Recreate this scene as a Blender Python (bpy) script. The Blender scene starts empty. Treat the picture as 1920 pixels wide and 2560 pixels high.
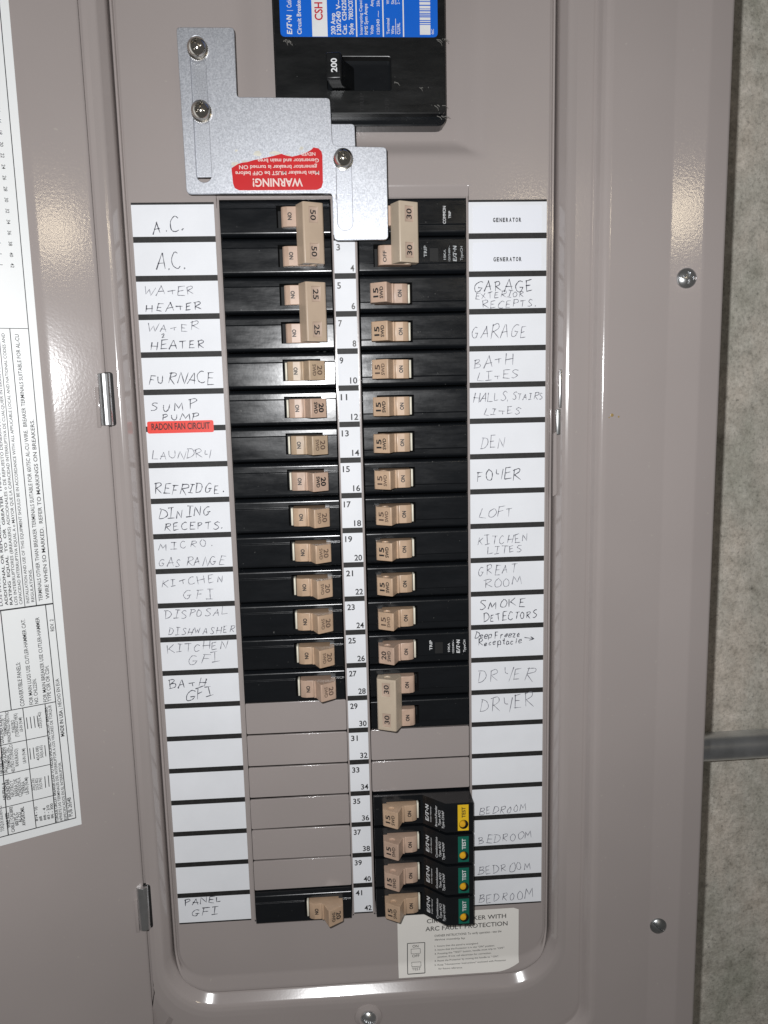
import bpy, bmesh, math, random
from mathutils import Vector, Matrix
random.seed(7)
S = bpy.context.scene
COL = S.collection
H0 = 1450.0                      # height of the first directory row above the floor, mm

# ------------------------------------------------------------------ camera, light, exposure
# everything is authored in millimetres as (x right, y down, d towards the room) from the top
# middle of the circuit directory, on the face of the dead front (d = 0)
def W(x, y, d):
    return Vector((x, -d, H0 - y)) / 1000.0
def L(x, y, d):
    return Vector((x, -d, -y)) / 1000.0

CAMR = ((0.9978972, 0.02249721, -0.06078699), (-0.03114734, 0.98889196, -0.14533594), (0.05684211, 0.14692368, 0.98751324))
CAMC = (-5.8597, 100.686, -411.615)          # x, y down, z into the panel
FPX = 1924.0
cd = bpy.data.cameras.new('camera'); cam = bpy.data.objects.new('camera', cd); COL.objects.link(cam)
S.camera = cam
def dirw(v):
    return Vector((v[0], v[2], -v[1]))
rx, ry, rz = dirw(CAMR[0]), -dirw(CAMR[1]), -dirw(CAMR[2])
m = Matrix((rx, ry, rz)).transposed().to_4x4()
m.translation = W(CAMC[0], CAMC[1], -CAMC[2])
cam.matrix_world = m
cd.sensor_fit = 'VERTICAL'; cd.sensor_height = 24.0; cd.sensor_width = 18.0
cd.lens = 24.0 * FPX / 2560.0
cd.clip_start = 0.01; cd.clip_end = 50

world = bpy.data.worlds.new('World'); S.world = world; world.use_nodes = True
bg = world.node_tree.nodes['Background']
bg.inputs['Color'].default_value = (1.0, 0.97, 0.94, 1); bg.inputs['Strength'].default_value = 0.088

def point_lamp(name, pos, watts, radius, color):
    ld = bpy.data.lights.new(name, 'POINT'); ld.energy = watts; ld.shadow_soft_size = radius; ld.color = color
    o = bpy.data.objects.new(name, ld); COL.objects.link(o); o.location = W(*pos); return o
point_lamp('phone_flash', (-22, 77, 405), 6.15, 0.0035, (0.985, 0.99, 1.0))
point_lamp('basement_bulb', (460, -300, 1500), 1.7, 0.06, (1.0, 0.84, 0.60))

S.view_settings.view_transform = 'Standard'; S.view_settings.look = 'None'
S.view_settings.gamma = 1.0; S.view_settings.use_curve_mapping = False
S.view_settings.exposure = 0.0
S.render.engine = 'CYCLES'

# ------------------------------------------------------------------ pixels of the photograph -> millimetres
ZM = dict(Z1=(400, 0, .5425), Z2=(300, 460, .33755), Z3=(820, 460, .36166), Z4=(300, 960, .36166), Z5=(840, 960, .36166),
          Z6=(340, 1520, .34961), Z7=(860, 1520, .36166), Z8=(340, 2020, .69922), A1=(0, 0, .38889), A2=(0, 800, .31655),
          A3=(0, 1480, .28947), C2=(0, 1160, .18083), C1=(440, 60, .27728), B8=(690, 0, .25919), B5=(980, 2240, .20494))
def ray(z, x, y):
    o = ZM[z]; u = (o[0] + x * o[2] - 960) / FPX; v = (o[1] + y * o[2] - 1280) / FPX
    return [CAMR[0][i] * u + CAMR[1][i] * v + CAMR[2][i] for i in range(3)]
def P(z, x, y, d=0.0):                        # on a plane parallel to the dead front
    r = ray(z, x, y); t = (-d - CAMC[2]) / r[2]
    return CAMC[0] + t * r[0], CAMC[1] + t * r[1]
DOOR_T = math.radians(25.0); HF = math.radians(20.3)      # main face and hinge-side facet of the open door
DX, DD = -122.5 - 26.5 * math.cos(HF), 6 + 26.5 * math.sin(HF)
def PD(z, x, y):                              # on the inner face of the open door -> (s away from crease, y)
    r = ray(z, x, y); n = (math.sin(DOOR_T), 0, -math.cos(DOOR_T)); e = (-math.cos(DOOR_T), 0, -math.sin(DOOR_T))
    p0 = (DX, 0, -DD)
    t = sum((p0[i] - CAMC[i]) * n[i] for i in range(3)) / sum(r[i] * n[i] for i in range(3))
    q = [CAMC[i] + t * r[i] for i in range(3)]
    return sum((q[i] - p0[i]) * e[i] for i in range(3)), q[1]

# ------------------------------------------------------------------ materials
def nodes_of(name):
    mt = bpy.data.materials.new(name); mt.use_nodes = True
    nt = mt.node_tree; b = nt.nodes['Principled BSDF']
    return mt, nt, b
def noise(nt, scale, detail=3, rough=.5, vec=None):
    n = nt.nodes.new('ShaderNodeTexNoise'); n.inputs['Scale'].default_value = scale
    n.inputs['Detail'].default_value = detail; n.inputs['Roughness'].default_value = rough
    if vec is not None: nt.links.new(vec, n.inputs['Vector'])
    return n
def coords(nt, stretch=None):
    tc = nt.nodes.new('ShaderNodeTexCoord'); oi = nt.nodes.new('ShaderNodeObjectInfo')
    mp = nt.nodes.new('ShaderNodeVectorMath'); mp.operation = 'MULTIPLY_ADD'
    mp.inputs[1].default_value = (3.1, 2.3, 4.7)
    nt.links.new(oi.outputs['Random'], mp.inputs[0]); nt.links.new(tc.outputs['Object'], mp.inputs[2])
    out = mp.outputs[0]
    if stretch:
        s = nt.nodes.new('ShaderNodeVectorMath'); s.operation = 'MULTIPLY'; s.inputs[1].default_value = stretch
        nt.links.new(out, s.inputs[0]); out = s.outputs[0]
    return out
def ramp(nt, src, stops):
    r = nt.nodes.new('ShaderNodeValToRGB'); nt.links.new(src, r.inputs['Fac'])
    el = r.color_ramp.elements
    while len(el) < len(stops): el.new(.5)
    for e, (p, c) in zip(el, stops):
        e.position = p; e.color = c if len(c) == 4 else (*c, 1)
    return r
def g(v): return (v, v, v)
def bump(nt, b, src, strength, dist):
    n = nt.nodes.new('ShaderNodeBump'); n.inputs['Strength'].default_value = strength; n.inputs['Distance'].default_value = dist
    nt.links.new(src, n.inputs['Height']); nt.links.new(n.outputs['Normal'], b.inputs['Normal']); return n

def mat_paint(name, col, rough=.30, peel=.5, coat=.35, coat_ior=1.6, coat_rough=.09):
    mt, nt, b = nodes_of(name); v = coords(nt)
    n = noise(nt, 7, 3, vec=v)
    k = .93
    r = ramp(nt, n.outputs['Fac'], [(.3, tuple(c * k for c in col)), (.7, tuple(c * 1.05 for c in col))])
    sp = noise(nt, 420, 1, vec=v)
    sr = ramp(nt, sp.outputs['Fac'], [(.765, g(0)), (.80, g(1))])
    mx = nt.nodes.new('ShaderNodeMixRGB'); nt.links.new(sr.outputs['Color'], mx.inputs['Fac'])
    nt.links.new(r.outputs['Color'], mx.inputs[1]); mx.inputs[2].default_value = (.42, .38, .35, 1)
    nt.links.new(mx.outputs[0], b.inputs['Base Color'])
    rr = ramp(nt, noise(nt, 26, 4, vec=v).outputs['Fac'], [(.3, g(rough * .85)), (.75, g(rough * 1.2))])
    nt.links.new(rr.outputs['Color'], b.inputs['Roughness'])
    b.inputs['Coat Weight'].default_value = coat; b.inputs['Coat Roughness'].default_value = coat_rough; b.inputs['Coat IOR'].default_value = coat_ior
    bn = bump(nt, b, noise(nt, 750, 2, vec=v).outputs['Fac'], peel, .00012); nt.links.new(bn.outputs['Normal'], b.inputs['Coat Normal'])
    return mt
def mat_black(name, col=(.006, .007, .0085), rough=.175):
    mt, nt, b = nodes_of(name); v = coords(nt); vs = coords(nt, (1, 1, 3.5))
    d1 = noise(nt, 60, 5, .65, vec=vs); 
    r = ramp(nt, d1.outputs['Fac'], [(.35, col), (.66, tuple(c * 1.25 for c in col)), (.88, (.013, .014, .016))])
    ds = ramp(nt, noise(nt, 620, 2, .6, vec=v).outputs['Fac'], [(.735, g(0)), (.78, g(1))])
    mx = nt.nodes.new('ShaderNodeMixRGB'); nt.links.new(ds.outputs['Color'], mx.inputs['Fac'])
    nt.links.new(r.outputs['Color'], mx.inputs[1]); mx.inputs[2].default_value = (.13, .13, .125, 1)
    nt.links.new(mx.outputs[0], b.inputs['Base Color'])
    rr = ramp(nt, noise(nt, 170, 5, .7, vec=coords(nt, (.22, 1, 1))).outputs['Fac'], [(.3, g(rough * .8)), (.72, g(rough * 1.55))])
    nt.links.new(rr.outputs['Color'], b.inputs['Roughness'])
    b.inputs['Specular IOR Level'].default_value = .45
    bump(nt, b, noise(nt, 520, 3, vec=v).outputs['Fac'], .12, .00010)
    return mt
def mat_plain(name, col, rough=.5, metal=0.0, var=.06, scale=60, bmp=0.0, bscale=900):
    mt, nt, b = nodes_of(name); v = coords(nt)
    n = noise(nt, scale, 4, .6, vec=v)
    r = ramp(nt, n.outputs['Fac'], [(.3, tuple(c * (1 - var) for c in col)), (.7, tuple(min(1, c * (1 + var)) for c in col))])
    nt.links.new(r.outputs['Color'], b.inputs['Base Color'])
    b.inputs['Metallic'].default_value = metal; b.inputs['Roughness'].default_value = rough
    if bmp: bump(nt, b, noise(nt, bscale, 2, vec=v).outputs['Fac'], bmp, .00008)
    return mt
def mat_alu(name):
    mt, nt, b = nodes_of(name); v = coords(nt)
    n = noise(nt, 1500, 2, .6, vec=v)
    r = ramp(nt, n.outputs['Fac'], [(.3, (.45, .468, .51)), (.7, (.70, .72, .765))])
    nt.links.new(r.outputs['Color'], b.inputs['Base Color'])
    b.inputs['Metallic'].default_value = 1.0
    rr = ramp(nt, noise(nt, 14, 4, vec=v).outputs['Fac'], [(.3, g(.47)), (.7, g(.55))])
    nt.links.new(rr.outputs['Color'], b.inputs['Roughness'])
    bump(nt, b, noise(nt, 1900, 2, .7, vec=v).outputs['Fac'], .38, .00010)
    return mt
def mat_concrete(name):
    mt, nt, b = nodes_of(name); v = coords(nt); vs = coords(nt, (1, 1, .45))
    n1 = noise(nt, 95, 8, .72, vec=v); n2 = noise(nt, 16, 5, .62, vec=vs); n3 = noise(nt, 150, 6, .7, vec=v); n4 = noise(nt, 150, 3, .55, vec=v)
    base = ramp(nt, n1.outputs['Fac'], [(.30, (.34, .32, .275)), (.42, (.49, .465, .41)), (.56, (.585, .56, .50)), (.70, (.69, .66, .60))])
    tint = ramp(nt, n2.outputs['Fac'], [(.34, (.78, .81, .76)), (.5, (1.08, 1.07, 1.05)), (.64, (1.32, 1.24, 1.20))])
    mul = nt.nodes.new('ShaderNodeMixRGB'); mul.blend_type = 'MULTIPLY'; mul.inputs['Fac'].default_value = 1
    nt.links.new(base.outputs['Color'], mul.inputs[1]); nt.links.new(tint.outputs['Color'], mul.inputs[2])
    pit = ramp(nt, n4.outputs['Fac'], [(.22, g(.35)), (.32, g(1))])
    mul2 = nt.nodes.new('ShaderNodeMixRGB'); mul2.blend_type = 'MULTIPLY'; mul2.inputs['Fac'].default_value = 1
    nt.links.new(mul.outputs[0], mul2.inputs[1]); nt.links.new(pit.outputs['Color'], mul2.inputs[2])
    gr = ramp(nt, noise(nt, 430, 4, .75, vec=v).outputs['Fac'], [(.30, g(.62)), (.46, g(1.0)), (.66, g(1.2))])
    mul3 = nt.nodes.new('ShaderNodeMixRGB'); mul3.blend_type = 'MULTIPLY'; mul3.inputs['Fac'].default_value = 1
    nt.links.new(mul2.outputs[0], mul3.inputs[1]); nt.links.new(gr.outputs['Color'], mul3.inputs[2])
    nt.links.new(mul3.outputs[0], b.inputs['Base Color'])
    b.inputs['Roughness'].default_value = .92
    ad = nt.nodes.new('ShaderNodeMath'); ad.operation = 'MULTIPLY_ADD'; ad.inputs[1].default_value = .5
    nt.links.new(n3.outputs['Fac'], ad.inputs[0]); nt.links.new(n1.outputs['Fac'], ad.inputs[2])
    bump(nt, b, ad.outputs[0], .55, .003)
    return mt
PC = (.385, .340, .325)
M = {}
M['paint'] = mat_paint('taupe_enamel', PC, .22, .2)
M['paint_smooth'] = mat_paint('taupe_enamel_flange', PC, .10, .05)
M['paint_peel'] = mat_paint('taupe_enamel_orange_peel', PC, .14, .21)
M['paint_flange'] = mat_paint('taupe_enamel_thick_flange', PC, .16, .05, 1.0, 1.7, .085)
M['black'] = mat_black('black_breaker_plastic')
M['black_matt'] = mat_black('black_main_plastic', (.005, .0055, .006), .28)
M['void'] = mat_plain('dark_recess', (.004, .004, .004), .7)
M['tan'] = mat_plain('tan_handle_plastic', (.525, .368, .25), .40, var=.12, scale=110, bmp=.15)
M['khaki'] = mat_plain('khaki_handle_plastic', (.47, .35, .24), .40, var=.12, scale=110, bmp=.15)
M['pink'] = mat_plain('pinkish_handle_plastic', (.53, .375, .285), .40, var=.12, scale=110, bmp=.15)
M['bar'] = mat_plain('beige_bar_plastic', (.50, .385, .285), .42, bmp=.15)
M['barlight'] = mat_plain('pale_bar_plastic', (.545, .45, .345), .42, bmp=.15)
M['window'] = mat_plain('rating_window_plastic', (.50, .375, .295), .45)
M['cream'] = mat_plain('cream_flag_plastic', (.78, .74, .62), .45)
M['ink'] = mat_plain('black_print', (.012, .012, .014), .55)
M['softink'] = mat_plain('worn_brown_print', (.10, .062, .045), .6)
M['greyink'] = mat_plain('grey_print', (.11, .105, .10), .6)
M['pen'] = mat_plain('ballpoint_ink', (.048, .05, .072), .5, var=.5, scale=900)
M['pencil'] = mat_plain('thin_pen_ink', (.19, .19, .225), .5, var=.5, scale=900)
M['whiteprint'] = mat_plain('white_print', (.74, .75, .76), .5)
M['dimprint'] = mat_plain('worn_white_print', (.42, .44, .45), .5, var=.4, scale=700)
M['paper'] = mat_plain('white_paper', (.845, .86, .895), .6, var=.04, scale=28)
M['paper_warm'] = mat_plain('off_white_sticker', (.87, .84, .79), .45, var=.02, scale=40)
M['doorpaper'] = mat_plain('glossy_white_label', (.86, .875, .875), .4, var=.015, scale=30)
M['tape'] = mat_plain('label_tape', (.87, .89, .95), .4, var=.01)
M['bar_black'] = mat_plain('black_printed_divider', (.013, .0125, .012), .62, var=.5, scale=700, bmp=.4)
M['red'] = mat_plain('red_warning_vinyl', (.60, .012, .016), .35)
M['orange_red'] = mat_plain('fluorescent_red_label', (.86, .055, .035), .45, var=.03)
M['blue'] = mat_plain('blue_rating_label', (.004, .125, .62), .35, var=.04)
M['crimson'] = mat_plain('crimson_print', (.50, .01, .03), .5)
M['yellow'] = mat_plain('yellow_label', (.82, .52, .02), .45)
M['amber'] = mat_plain('amber_button', (.78, .42, .02), .4)
M['green'] = mat_plain('green_label', (.004, .125, .085), .45)
M['alu'] = mat_alu('cast_aluminium_plate')
M['zinc'] = mat_plain('bright_zinc', (.78, .79, .80), .24, 1.0, .08, 200)
M['nickel'] = mat_plain('bright_nickel_screw', (.66, .63, .58), .13, 1.0, .06, 300)
M['dullzinc'] = mat_plain('dull_zinc_screw', (.42, .43, .43), .36, 1.0, .15, 300)
M['conduit'] = mat_plain('galvanised_conduit', (.62, .64, .66), .34, 1.0, .15, 60, .25, 200)
M['concrete'] = mat_concrete('poured_concrete')

# ------------------------------------------------------------------ mesh helpers
class MB:
    def __init__(self): self.v = []; self.f = []
    def add(self, vs, fs):
        n = len(self.v); self.v += [tuple(p) for p in vs]; self.f += [tuple(i + n for i in f) for f in fs]; return self
    def quad(self, a, b, c, d): return self.add([a, b, c, d], [(0, 1, 2, 3)])
    def box(self, x0, x1, y0, y1, d0, d1):
        vs = [(x, y, d) for d in (d0, d1) for y in (y0, y1) for x in (x0, x1)]
        return self.add(vs, [(0, 2, 3, 1), (4, 5, 7, 6), (0, 1, 5, 4), (2, 6, 7, 3), (0, 4, 6, 2), (1, 3, 7, 5)])
    def prism(self, poly, a, b, axis='d'):
        n = len(poly)
        f = {'d': lambda p, t: (p[0], p[1], t), 'y': lambda p, t: (p[0], t, p[1]), 'x': lambda p, t: (t, p[0], p[1])}[axis]
        self.add([f(p, a) for p in poly] + [f(p, b) for p in poly],
                 [tuple(range(n)), tuple(range(2 * n - 1, n - 1, -1))] + [(i, (i + 1) % n, n + (i + 1) % n, n + i) for i in range(n)])
        return self
    def lathe(self, c, prof, n=28, axis='d'):          # prof: (radius, along)
        f = {'d': lambda r, t, a: (c[0] + r * math.cos(a), c[1] + r * math.sin(a), c[2] + t),
             'y': lambda r, t, a: (c[0] + r * math.cos(a), c[1] + t, c[2] + r * math.sin(a)),
             'x': lambda r, t, a: (c[0] + t, c[1] + r * math.cos(a), c[2] + r * math.sin(a))}[axis]
        vs = [f(r, t, 2 * math.pi * i / n) for r, t in prof for i in range(n)]
        fs = [(j * n + i, j * n + (i + 1) % n, (j + 1) * n + (i + 1) % n, (j + 1) * n + i) for j in range(len(prof) - 1) for i in range(n)]
        fs += [tuple(range(n)), tuple(range((len(prof) - 1) * n, len(prof) * n))]
        return self.add(vs, fs)
def mesh(mb, name='mesh', mat=None, conv=L, sharp=35, closed=True):
    me = bpy.data.meshes.new(name)
    me.from_pydata([conv(*p) for p in mb.v], [], mb.f)
    bm = bmesh.new(); bm.from_mesh(me)
    if closed: bmesh.ops.recalc_face_normals(bm, faces=bm.faces)
    a = math.radians(sharp)
    for f in bm.faces: f.smooth = True
    for e in bm.edges: e.smooth = len(e.link_faces) == 2 and e.calc_face_angle(0) < a
    bm.to_mesh(me); bm.free()
    if mat: me.materials.append(M[mat] if isinstance(mat, str) else mat)
    return me
def evaluated(me, bevel=0, seg=2, cut=(), name='mesh', angle=30, flat=30):
    o = bpy.data.objects.new('tmp', me); COL.objects.link(o); tmp = [o]
    for c in cut:
        t = bpy.data.objects.new('tmp_cut', c); COL.objects.link(t); tmp.append(t)
        md = o.modifiers.new('b', 'BOOLEAN'); md.operation = 'DIFFERENCE'; md.solver = 'EXACT'; md.object = t; md.material_mode = 'TRANSFER'
    if bevel:
        md = o.modifiers.new('v', 'BEVEL'); md.width = bevel / 1000; md.segments = seg; md.limit_method = 'ANGLE'
        md.angle_limit = math.radians(angle); md.harden_normals = False
    dg = bpy.context.evaluated_depsgraph_get(); dg.update()
    r = bpy.data.meshes.new_from_object(o.evaluated_get(dg)); r.name = name
    for t in tmp: bpy.data.objects.remove(t)
    bm = bmesh.new(); bm.from_mesh(r)
    for f in bm.faces: f.smooth = len(f.verts) <= 4 and f.calc_area() < flat * 1e-6
    for e in bm.edges: e.smooth = len(e.link_faces) == 2 and e.calc_face_angle(0) < math.radians(35)
    bm.to_mesh(r); bm.free()
    return r
def ob(name, me, parent=None, loc=None, label=None):
    o = bpy.data.objects.new(name, me); COL.objects.link(o)
    if parent: o.parent = parent
    if loc is not None: o.location = loc
    if label: o['label'] = label
    return o
def part(name, mb, mat, parent, conv=L, closed=True, label=None, bevel=0, cut=(), seg=2, kind=None):
    me = mesh(mb, name, mat, conv, closed=closed)
    if bevel or cut: me = evaluated(me, bevel, seg, cut, name)
    o = ob(name, me, parent, label=label)
    if kind: o['kind'] = kind
    return o
def thing(name, label, cat, pos, group=None):
    o = bpy.data.objects.new(name, None); COL.objects.link(o); o.location = W(*pos); o.empty_display_size = .02
    o['label'] = label; o['category'] = cat
    if group: o['group'] = group
    return o
def tag(o, label, cat, group=None):
    o['label'] = label; o['category'] = cat
    if group: o['group'] = group
    return o
def rrect(x0, x1, y0, y1, r, n=5):
    pts = []
    for cx, cy, a0 in ((x1 - r, y0 + r, -90), (x1 - r, y1 - r, 0), (x0 + r, y1 - r, 90), (x0 + r, y0 + r, 180)):
        for i in range(n + 1):
            a = math.radians(a0 + 90 * i / n); pts.append((cx + r * math.cos(a), cy + r * math.sin(a)))
    return pts
def fillet(poly, rad, n=4):
    out = []
    for i, p in enumerate(poly):
        a = Vector(poly[i - 1]) - Vector(p); b = Vector(poly[(i + 1) % len(poly)]) - Vector(p)
        r = rad[i] if isinstance(rad, (list, tuple)) else rad
        if r <= 0: out.append(tuple(p)); continue
        r = min(r, a.length * .45, b.length * .45)
        pa = Vector(p) + a.normalized() * r; pb = Vector(p) + b.normalized() * r
        for k in range(n + 1):
            t = k / n; q = pa * (1 - t) ** 2 + Vector(p) * 2 * t * (1 - t) + pb * t * t; out.append((q.x, q.y))
    return out

# flat lettering ------------------------------------------------------
_tc = {}
def glyphs(s, bold=0.0):
    bold += .009
    k = (s, bold)
    if k not in _tc:
        c = bpy.data.curves.new('t', 'FONT'); c.body = s; c.size = 1.0; c.offset = bold; c.resolution_u = 3; c.fill_mode = 'FRONT'
        o = bpy.data.objects.new('t', c); me = o.to_mesh()
        vs = [(v.co.x, v.co.y) for v in me.vertices]; fs = [tuple(p.vertices) for p in me.polygons]
        o.to_mesh_clear(); bpy.data.objects.remove(o); bpy.data.curves.remove(c)
        _tc[k] = (vs, fs)
    return _tc[k]
CAP = .69
def text(mb, s, org, u, v, h, width=None, bold=0.0, shear=0.0, align='l'):
    """lettering from org along unit vector u, cap height h along v, fitted to width when given"""
    vs, fs = glyphs(s, bold)
    if not vs: return
    x0 = min(p[0] for p in vs); x1 = max(p[0] for p in vs)
    k = h / CAP; kx = k if width is None else width / max(1e-6, x1 - x0)
    off = {'l': 0, 'c': -.5 * (x1 - x0) * kx, 'r': -(x1 - x0) * kx}[align]
    u = Vector(u); v = Vector(v); org = Vector(org)
    mb.add([tuple(org + u * ((p[0] - x0) * kx + off + shear * p[1] * k) + v * (p[1] * k)) for p in vs], fs)
def disc(mb, c, u, v, r, n=14):
    c = Vector(c); u = Vector(u); v = Vector(v)
    mb.add([tuple(c + u * r * math.cos(2 * math.pi * i / n) + v * r * math.sin(2 * math.pi * i / n)) for i in range(n)], [tuple(range(n))])
def logo(mb, org, u, v, h, w):
    """slanted five-mark wordmark: E A T dot N"""
    org = Vector(org); u = Vector(u).normalized(); v = Vector(v).normalized()
    def poly(pts):
        mb.add([tuple(org + u * ((x + .12 * y) * w / 5.2) + v * (y * h)) for x, y in pts], [tuple(range(len(pts)))])
    poly([(0, 0), (.32, 0), (.32, 1), (0, 1)]); poly([(.32, .8), (1.0, .8), (1.0, 1), (.32, 1)]); poly([(.32, .4), (.85, .4), (.85, .6), (.32, .6)]); poly([(.32, 0), (.95, 0), (.95, .2), (.32, .2)])
    poly([(1.0, 0), (1.3, 0), (1.75, .75), (1.75, 1), (1.55, 1)]); poly([(1.75, .3), (2.15, 0), (2.15, .3)])
    poly([(2.2, 0), (2.52, 0), (2.52, .78), (2.2, .78)]); poly([(1.85, .8), (2.95, .8), (2.95, 1), (1.85, 1)])
    c = org + u * (3.3 * w / 5.2) + v * (.5 * h); disc(mb, c, u * (w / 5.2 / h), v, .2 * h)
    poly([(3.7, 0), (4.0, 0), (4.0, 1), (3.7, 1)]); poly([(4.0, 1), (4.0, .65), (4.6, 0), (4.6, .35)]); poly([(4.6, 0), (4.9, 0), (4.9, 1), (4.6, 1)])

# handwriting: strokes -> thin ribbons --------------------------------
c_ = lambda *p: ('c', p)
l_ = lambda *p: ('l', p)
GL = {
 'A': (.72, [l_((0, -.05), (.34, 1)), l_((.34, 1), (.62, .0)), l_((.1, .36), (.6, .40))]),
 'B': (.66, [l_((.1, 1), (.08, 0)), c_((0, .93), (.42, 1.0), (.5, .76), (.12, .52)), c_((.12, .52), (.58, .46), (.56, .1), (.0, .0))]),
 'C': (.66, [c_((.58, .88), (.36, 1), (.08, .62), (.1, .16), (.36, 0), (.6, .12))]),
 'D': (.72, [l_((.12, .95), (.06, 0)), c_((0, 1), (.46, .92), (.66, .5), (.42, .1), (0, -.02))]),
 'E': (.64, [l_((.08, 1), (.06, 0)), l_((.06, .98), (.54, 1.02)), l_((.08, .52), (.44, .54)), l_((.04, 0), (.58, .02))]),
 'F': (.62, [l_((.1, 1), (.05, -.04)), l_((.0, .98), (.56, 1.03)), l_((.08, .52), (.44, .55))]),
 'G': (.74, [c_((.58, .94), (.3, 1.02), (.04, .55), (.16, .06), (.46, .04), (.6, .42)), l_((.34, .42), (.7, .44))]),
 'H': (.72, [l_((.06, 1), (.04, 0)), l_((.6, 1), (.58, 0)), l_((.0, .46), (.66, .52))]),
 'I': (.56, [l_((.24, 1), (.22, 0)), l_((.0, 1), (.48, 1)), l_((-.04, .0), (.48, .02))]),
 'K': (.66, [l_((.06, 1), (.02, 0)), l_((.58, 1), (.05, .48)), l_((.12, .54), (.62, 0))]),
 'L': (.60, [l_((.08, 1), (.03, .02), (.56, .03))]),
 'M': (.86, [l_((0, 0), (.12, .98), (.38, .3), (.66, 1), (.76, 0))]),
 'N': (.70, [l_((.02, 0), (.08, .95), (.54, .05), (.6, 1))]),
 'O': (.66, [c_((.3, 1), (.04, .6), (.12, .05), (.46, .05), (.54, .6), (.3, .98))]),
 'P': (.60, [l_((.1, 1), (.04, -.02)), c_((0, .95), (.44, 1.02), (.54, .72), (.1, .46))]),
 'R': (.68, [l_((.1, 1), (.06, 0)), c_((0, .94), (.46, 1.02), (.54, .72), (.1, .48)), l_((.12, .5), (.62, -.02))]),
 'S': (.60, [c_((.54, .92), (.28, 1.02), (.08, .78), (.3, .54), (.5, .26), (.28, 0), (.02, .08))]),
 'T': (.66, [l_((.32, 1), (.3, 0)), l_((0, .98), (.62, 1.02))]),
 't': (.66, [l_((.34, .62), (.40, .1)), l_((.0, .52), (.6, .62))]),
 'U': (.66, [c_((.04, .8), (.06, .2), (.28, .0), (.5, .2), (.54, .85))]),
 'V': (.62, [l_((0, .9), (.24, 0), (.52, .95))]),
 'W': (.90, [l_((0, 1), (.2, .05), (.42, .75), (.6, .05), (.84, 1))]),
 'X': (.62, [l_((0, .95), (.56, 0)), l_((.54, 1), (.0, .0))]),
 'Y': (.68, [c_((.02, .95), (.08, .55), (.3, .5)), l_((.58, 1), (.5, -.06))]),
 '.': (.26, [l_((.06, .0), (.14, .06), (.1, .1))]),
 ',': (.26, [l_((.12, .1), (.04, -.2))]),
 '2': (.5, [c_((.05, .8), (.3, 1), (.35, .6), (.02, .05)), l_((.02, .05), (.45, .02))]),
 'e': (.48, [c_((.05, .3), (.38, .36), (.3, .6), (.05, .42), (.1, .05), (.42, .1))]),
 'p': (.52, [l_((.08, .55), (.04, -.35)), c_((.06, .5), (.4, .58), (.42, .1), (.06, .08))]),
 'r': (.44, [l_((.08, .55), (.06, 0)), c_((.06, .35), (.2, .58), (.4, .5))]),
 'z': (.48, [l_((.02, .52), (.4, .54), (.02, .04), (.42, .04))]),
 'c': (.46, [c_((.4, .5), (.2, .58), (.04, .3), (.14, .02), (.4, .1))]),
 'q': (.42, [l_((.2, .95), (.18, .05), (.34, .0)), l_((.0, .55), (.38, .58))]),
 'a': (.5, [c_((.38, .5), (.14, .56), (.04, .2), (.2, .0), (.38, .3)), l_((.4, .55), (.4, .02))]),
 'l': (.28, [l_((.14, 1.0), (.1, .02))]),
 '>': (1.2, [l_((0, .4), (1.0, .42)), l_((.62, .78), (1.02, .42), (.6, .08))]),
}
def crom(pts, n=6):
    q = [pts[0]] + list(pts) + [pts[-1]]; out = []
    for i in range(1, len(q) - 2):
        for k in range(n):
            t = k / n; a, b, c, d = q[i - 1], q[i], q[i + 1], q[i + 2]
            out.append(tuple(.5 * (2 * b[j] + (c[j] - a[j]) * t + (2 * a[j] - 5 * b[j] + 4 * c[j] - d[j]) * t * t + (-a[j] + 3 * b[j] - 3 * c[j] + d[j]) * t ** 3) for j in (0, 1)))
    out.append(tuple(pts[-1])); return out
def ribbon(mb, pts, w, d, rnd):
    vs = []; n = len(pts)
    for i, p in enumerate(pts):
        a = Vector(pts[max(0, i - 1)]); b = Vector(pts[min(n - 1, i + 1)]); t = (b - a)
        t = t.normalized() if t.length > 1e-6 else Vector((1, 0)); nn = Vector((-t.y, t.x))
        ww = w * (.55 + .85 * rnd.random()) * (1.35 if i == 0 else .5 if i == n - 1 else 1)
        vs += [(p[0] + nn.x * ww / 2, p[1] + nn.y * ww / 2, d), (p[0] - nn.x * ww / 2, p[1] - nn.y * ww / 2, d)]
    mb.add(vs, [(2 * i, 2 * i + 1, 2 * i + 3, 2 * i + 2) for i in range(n - 1)])
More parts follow.
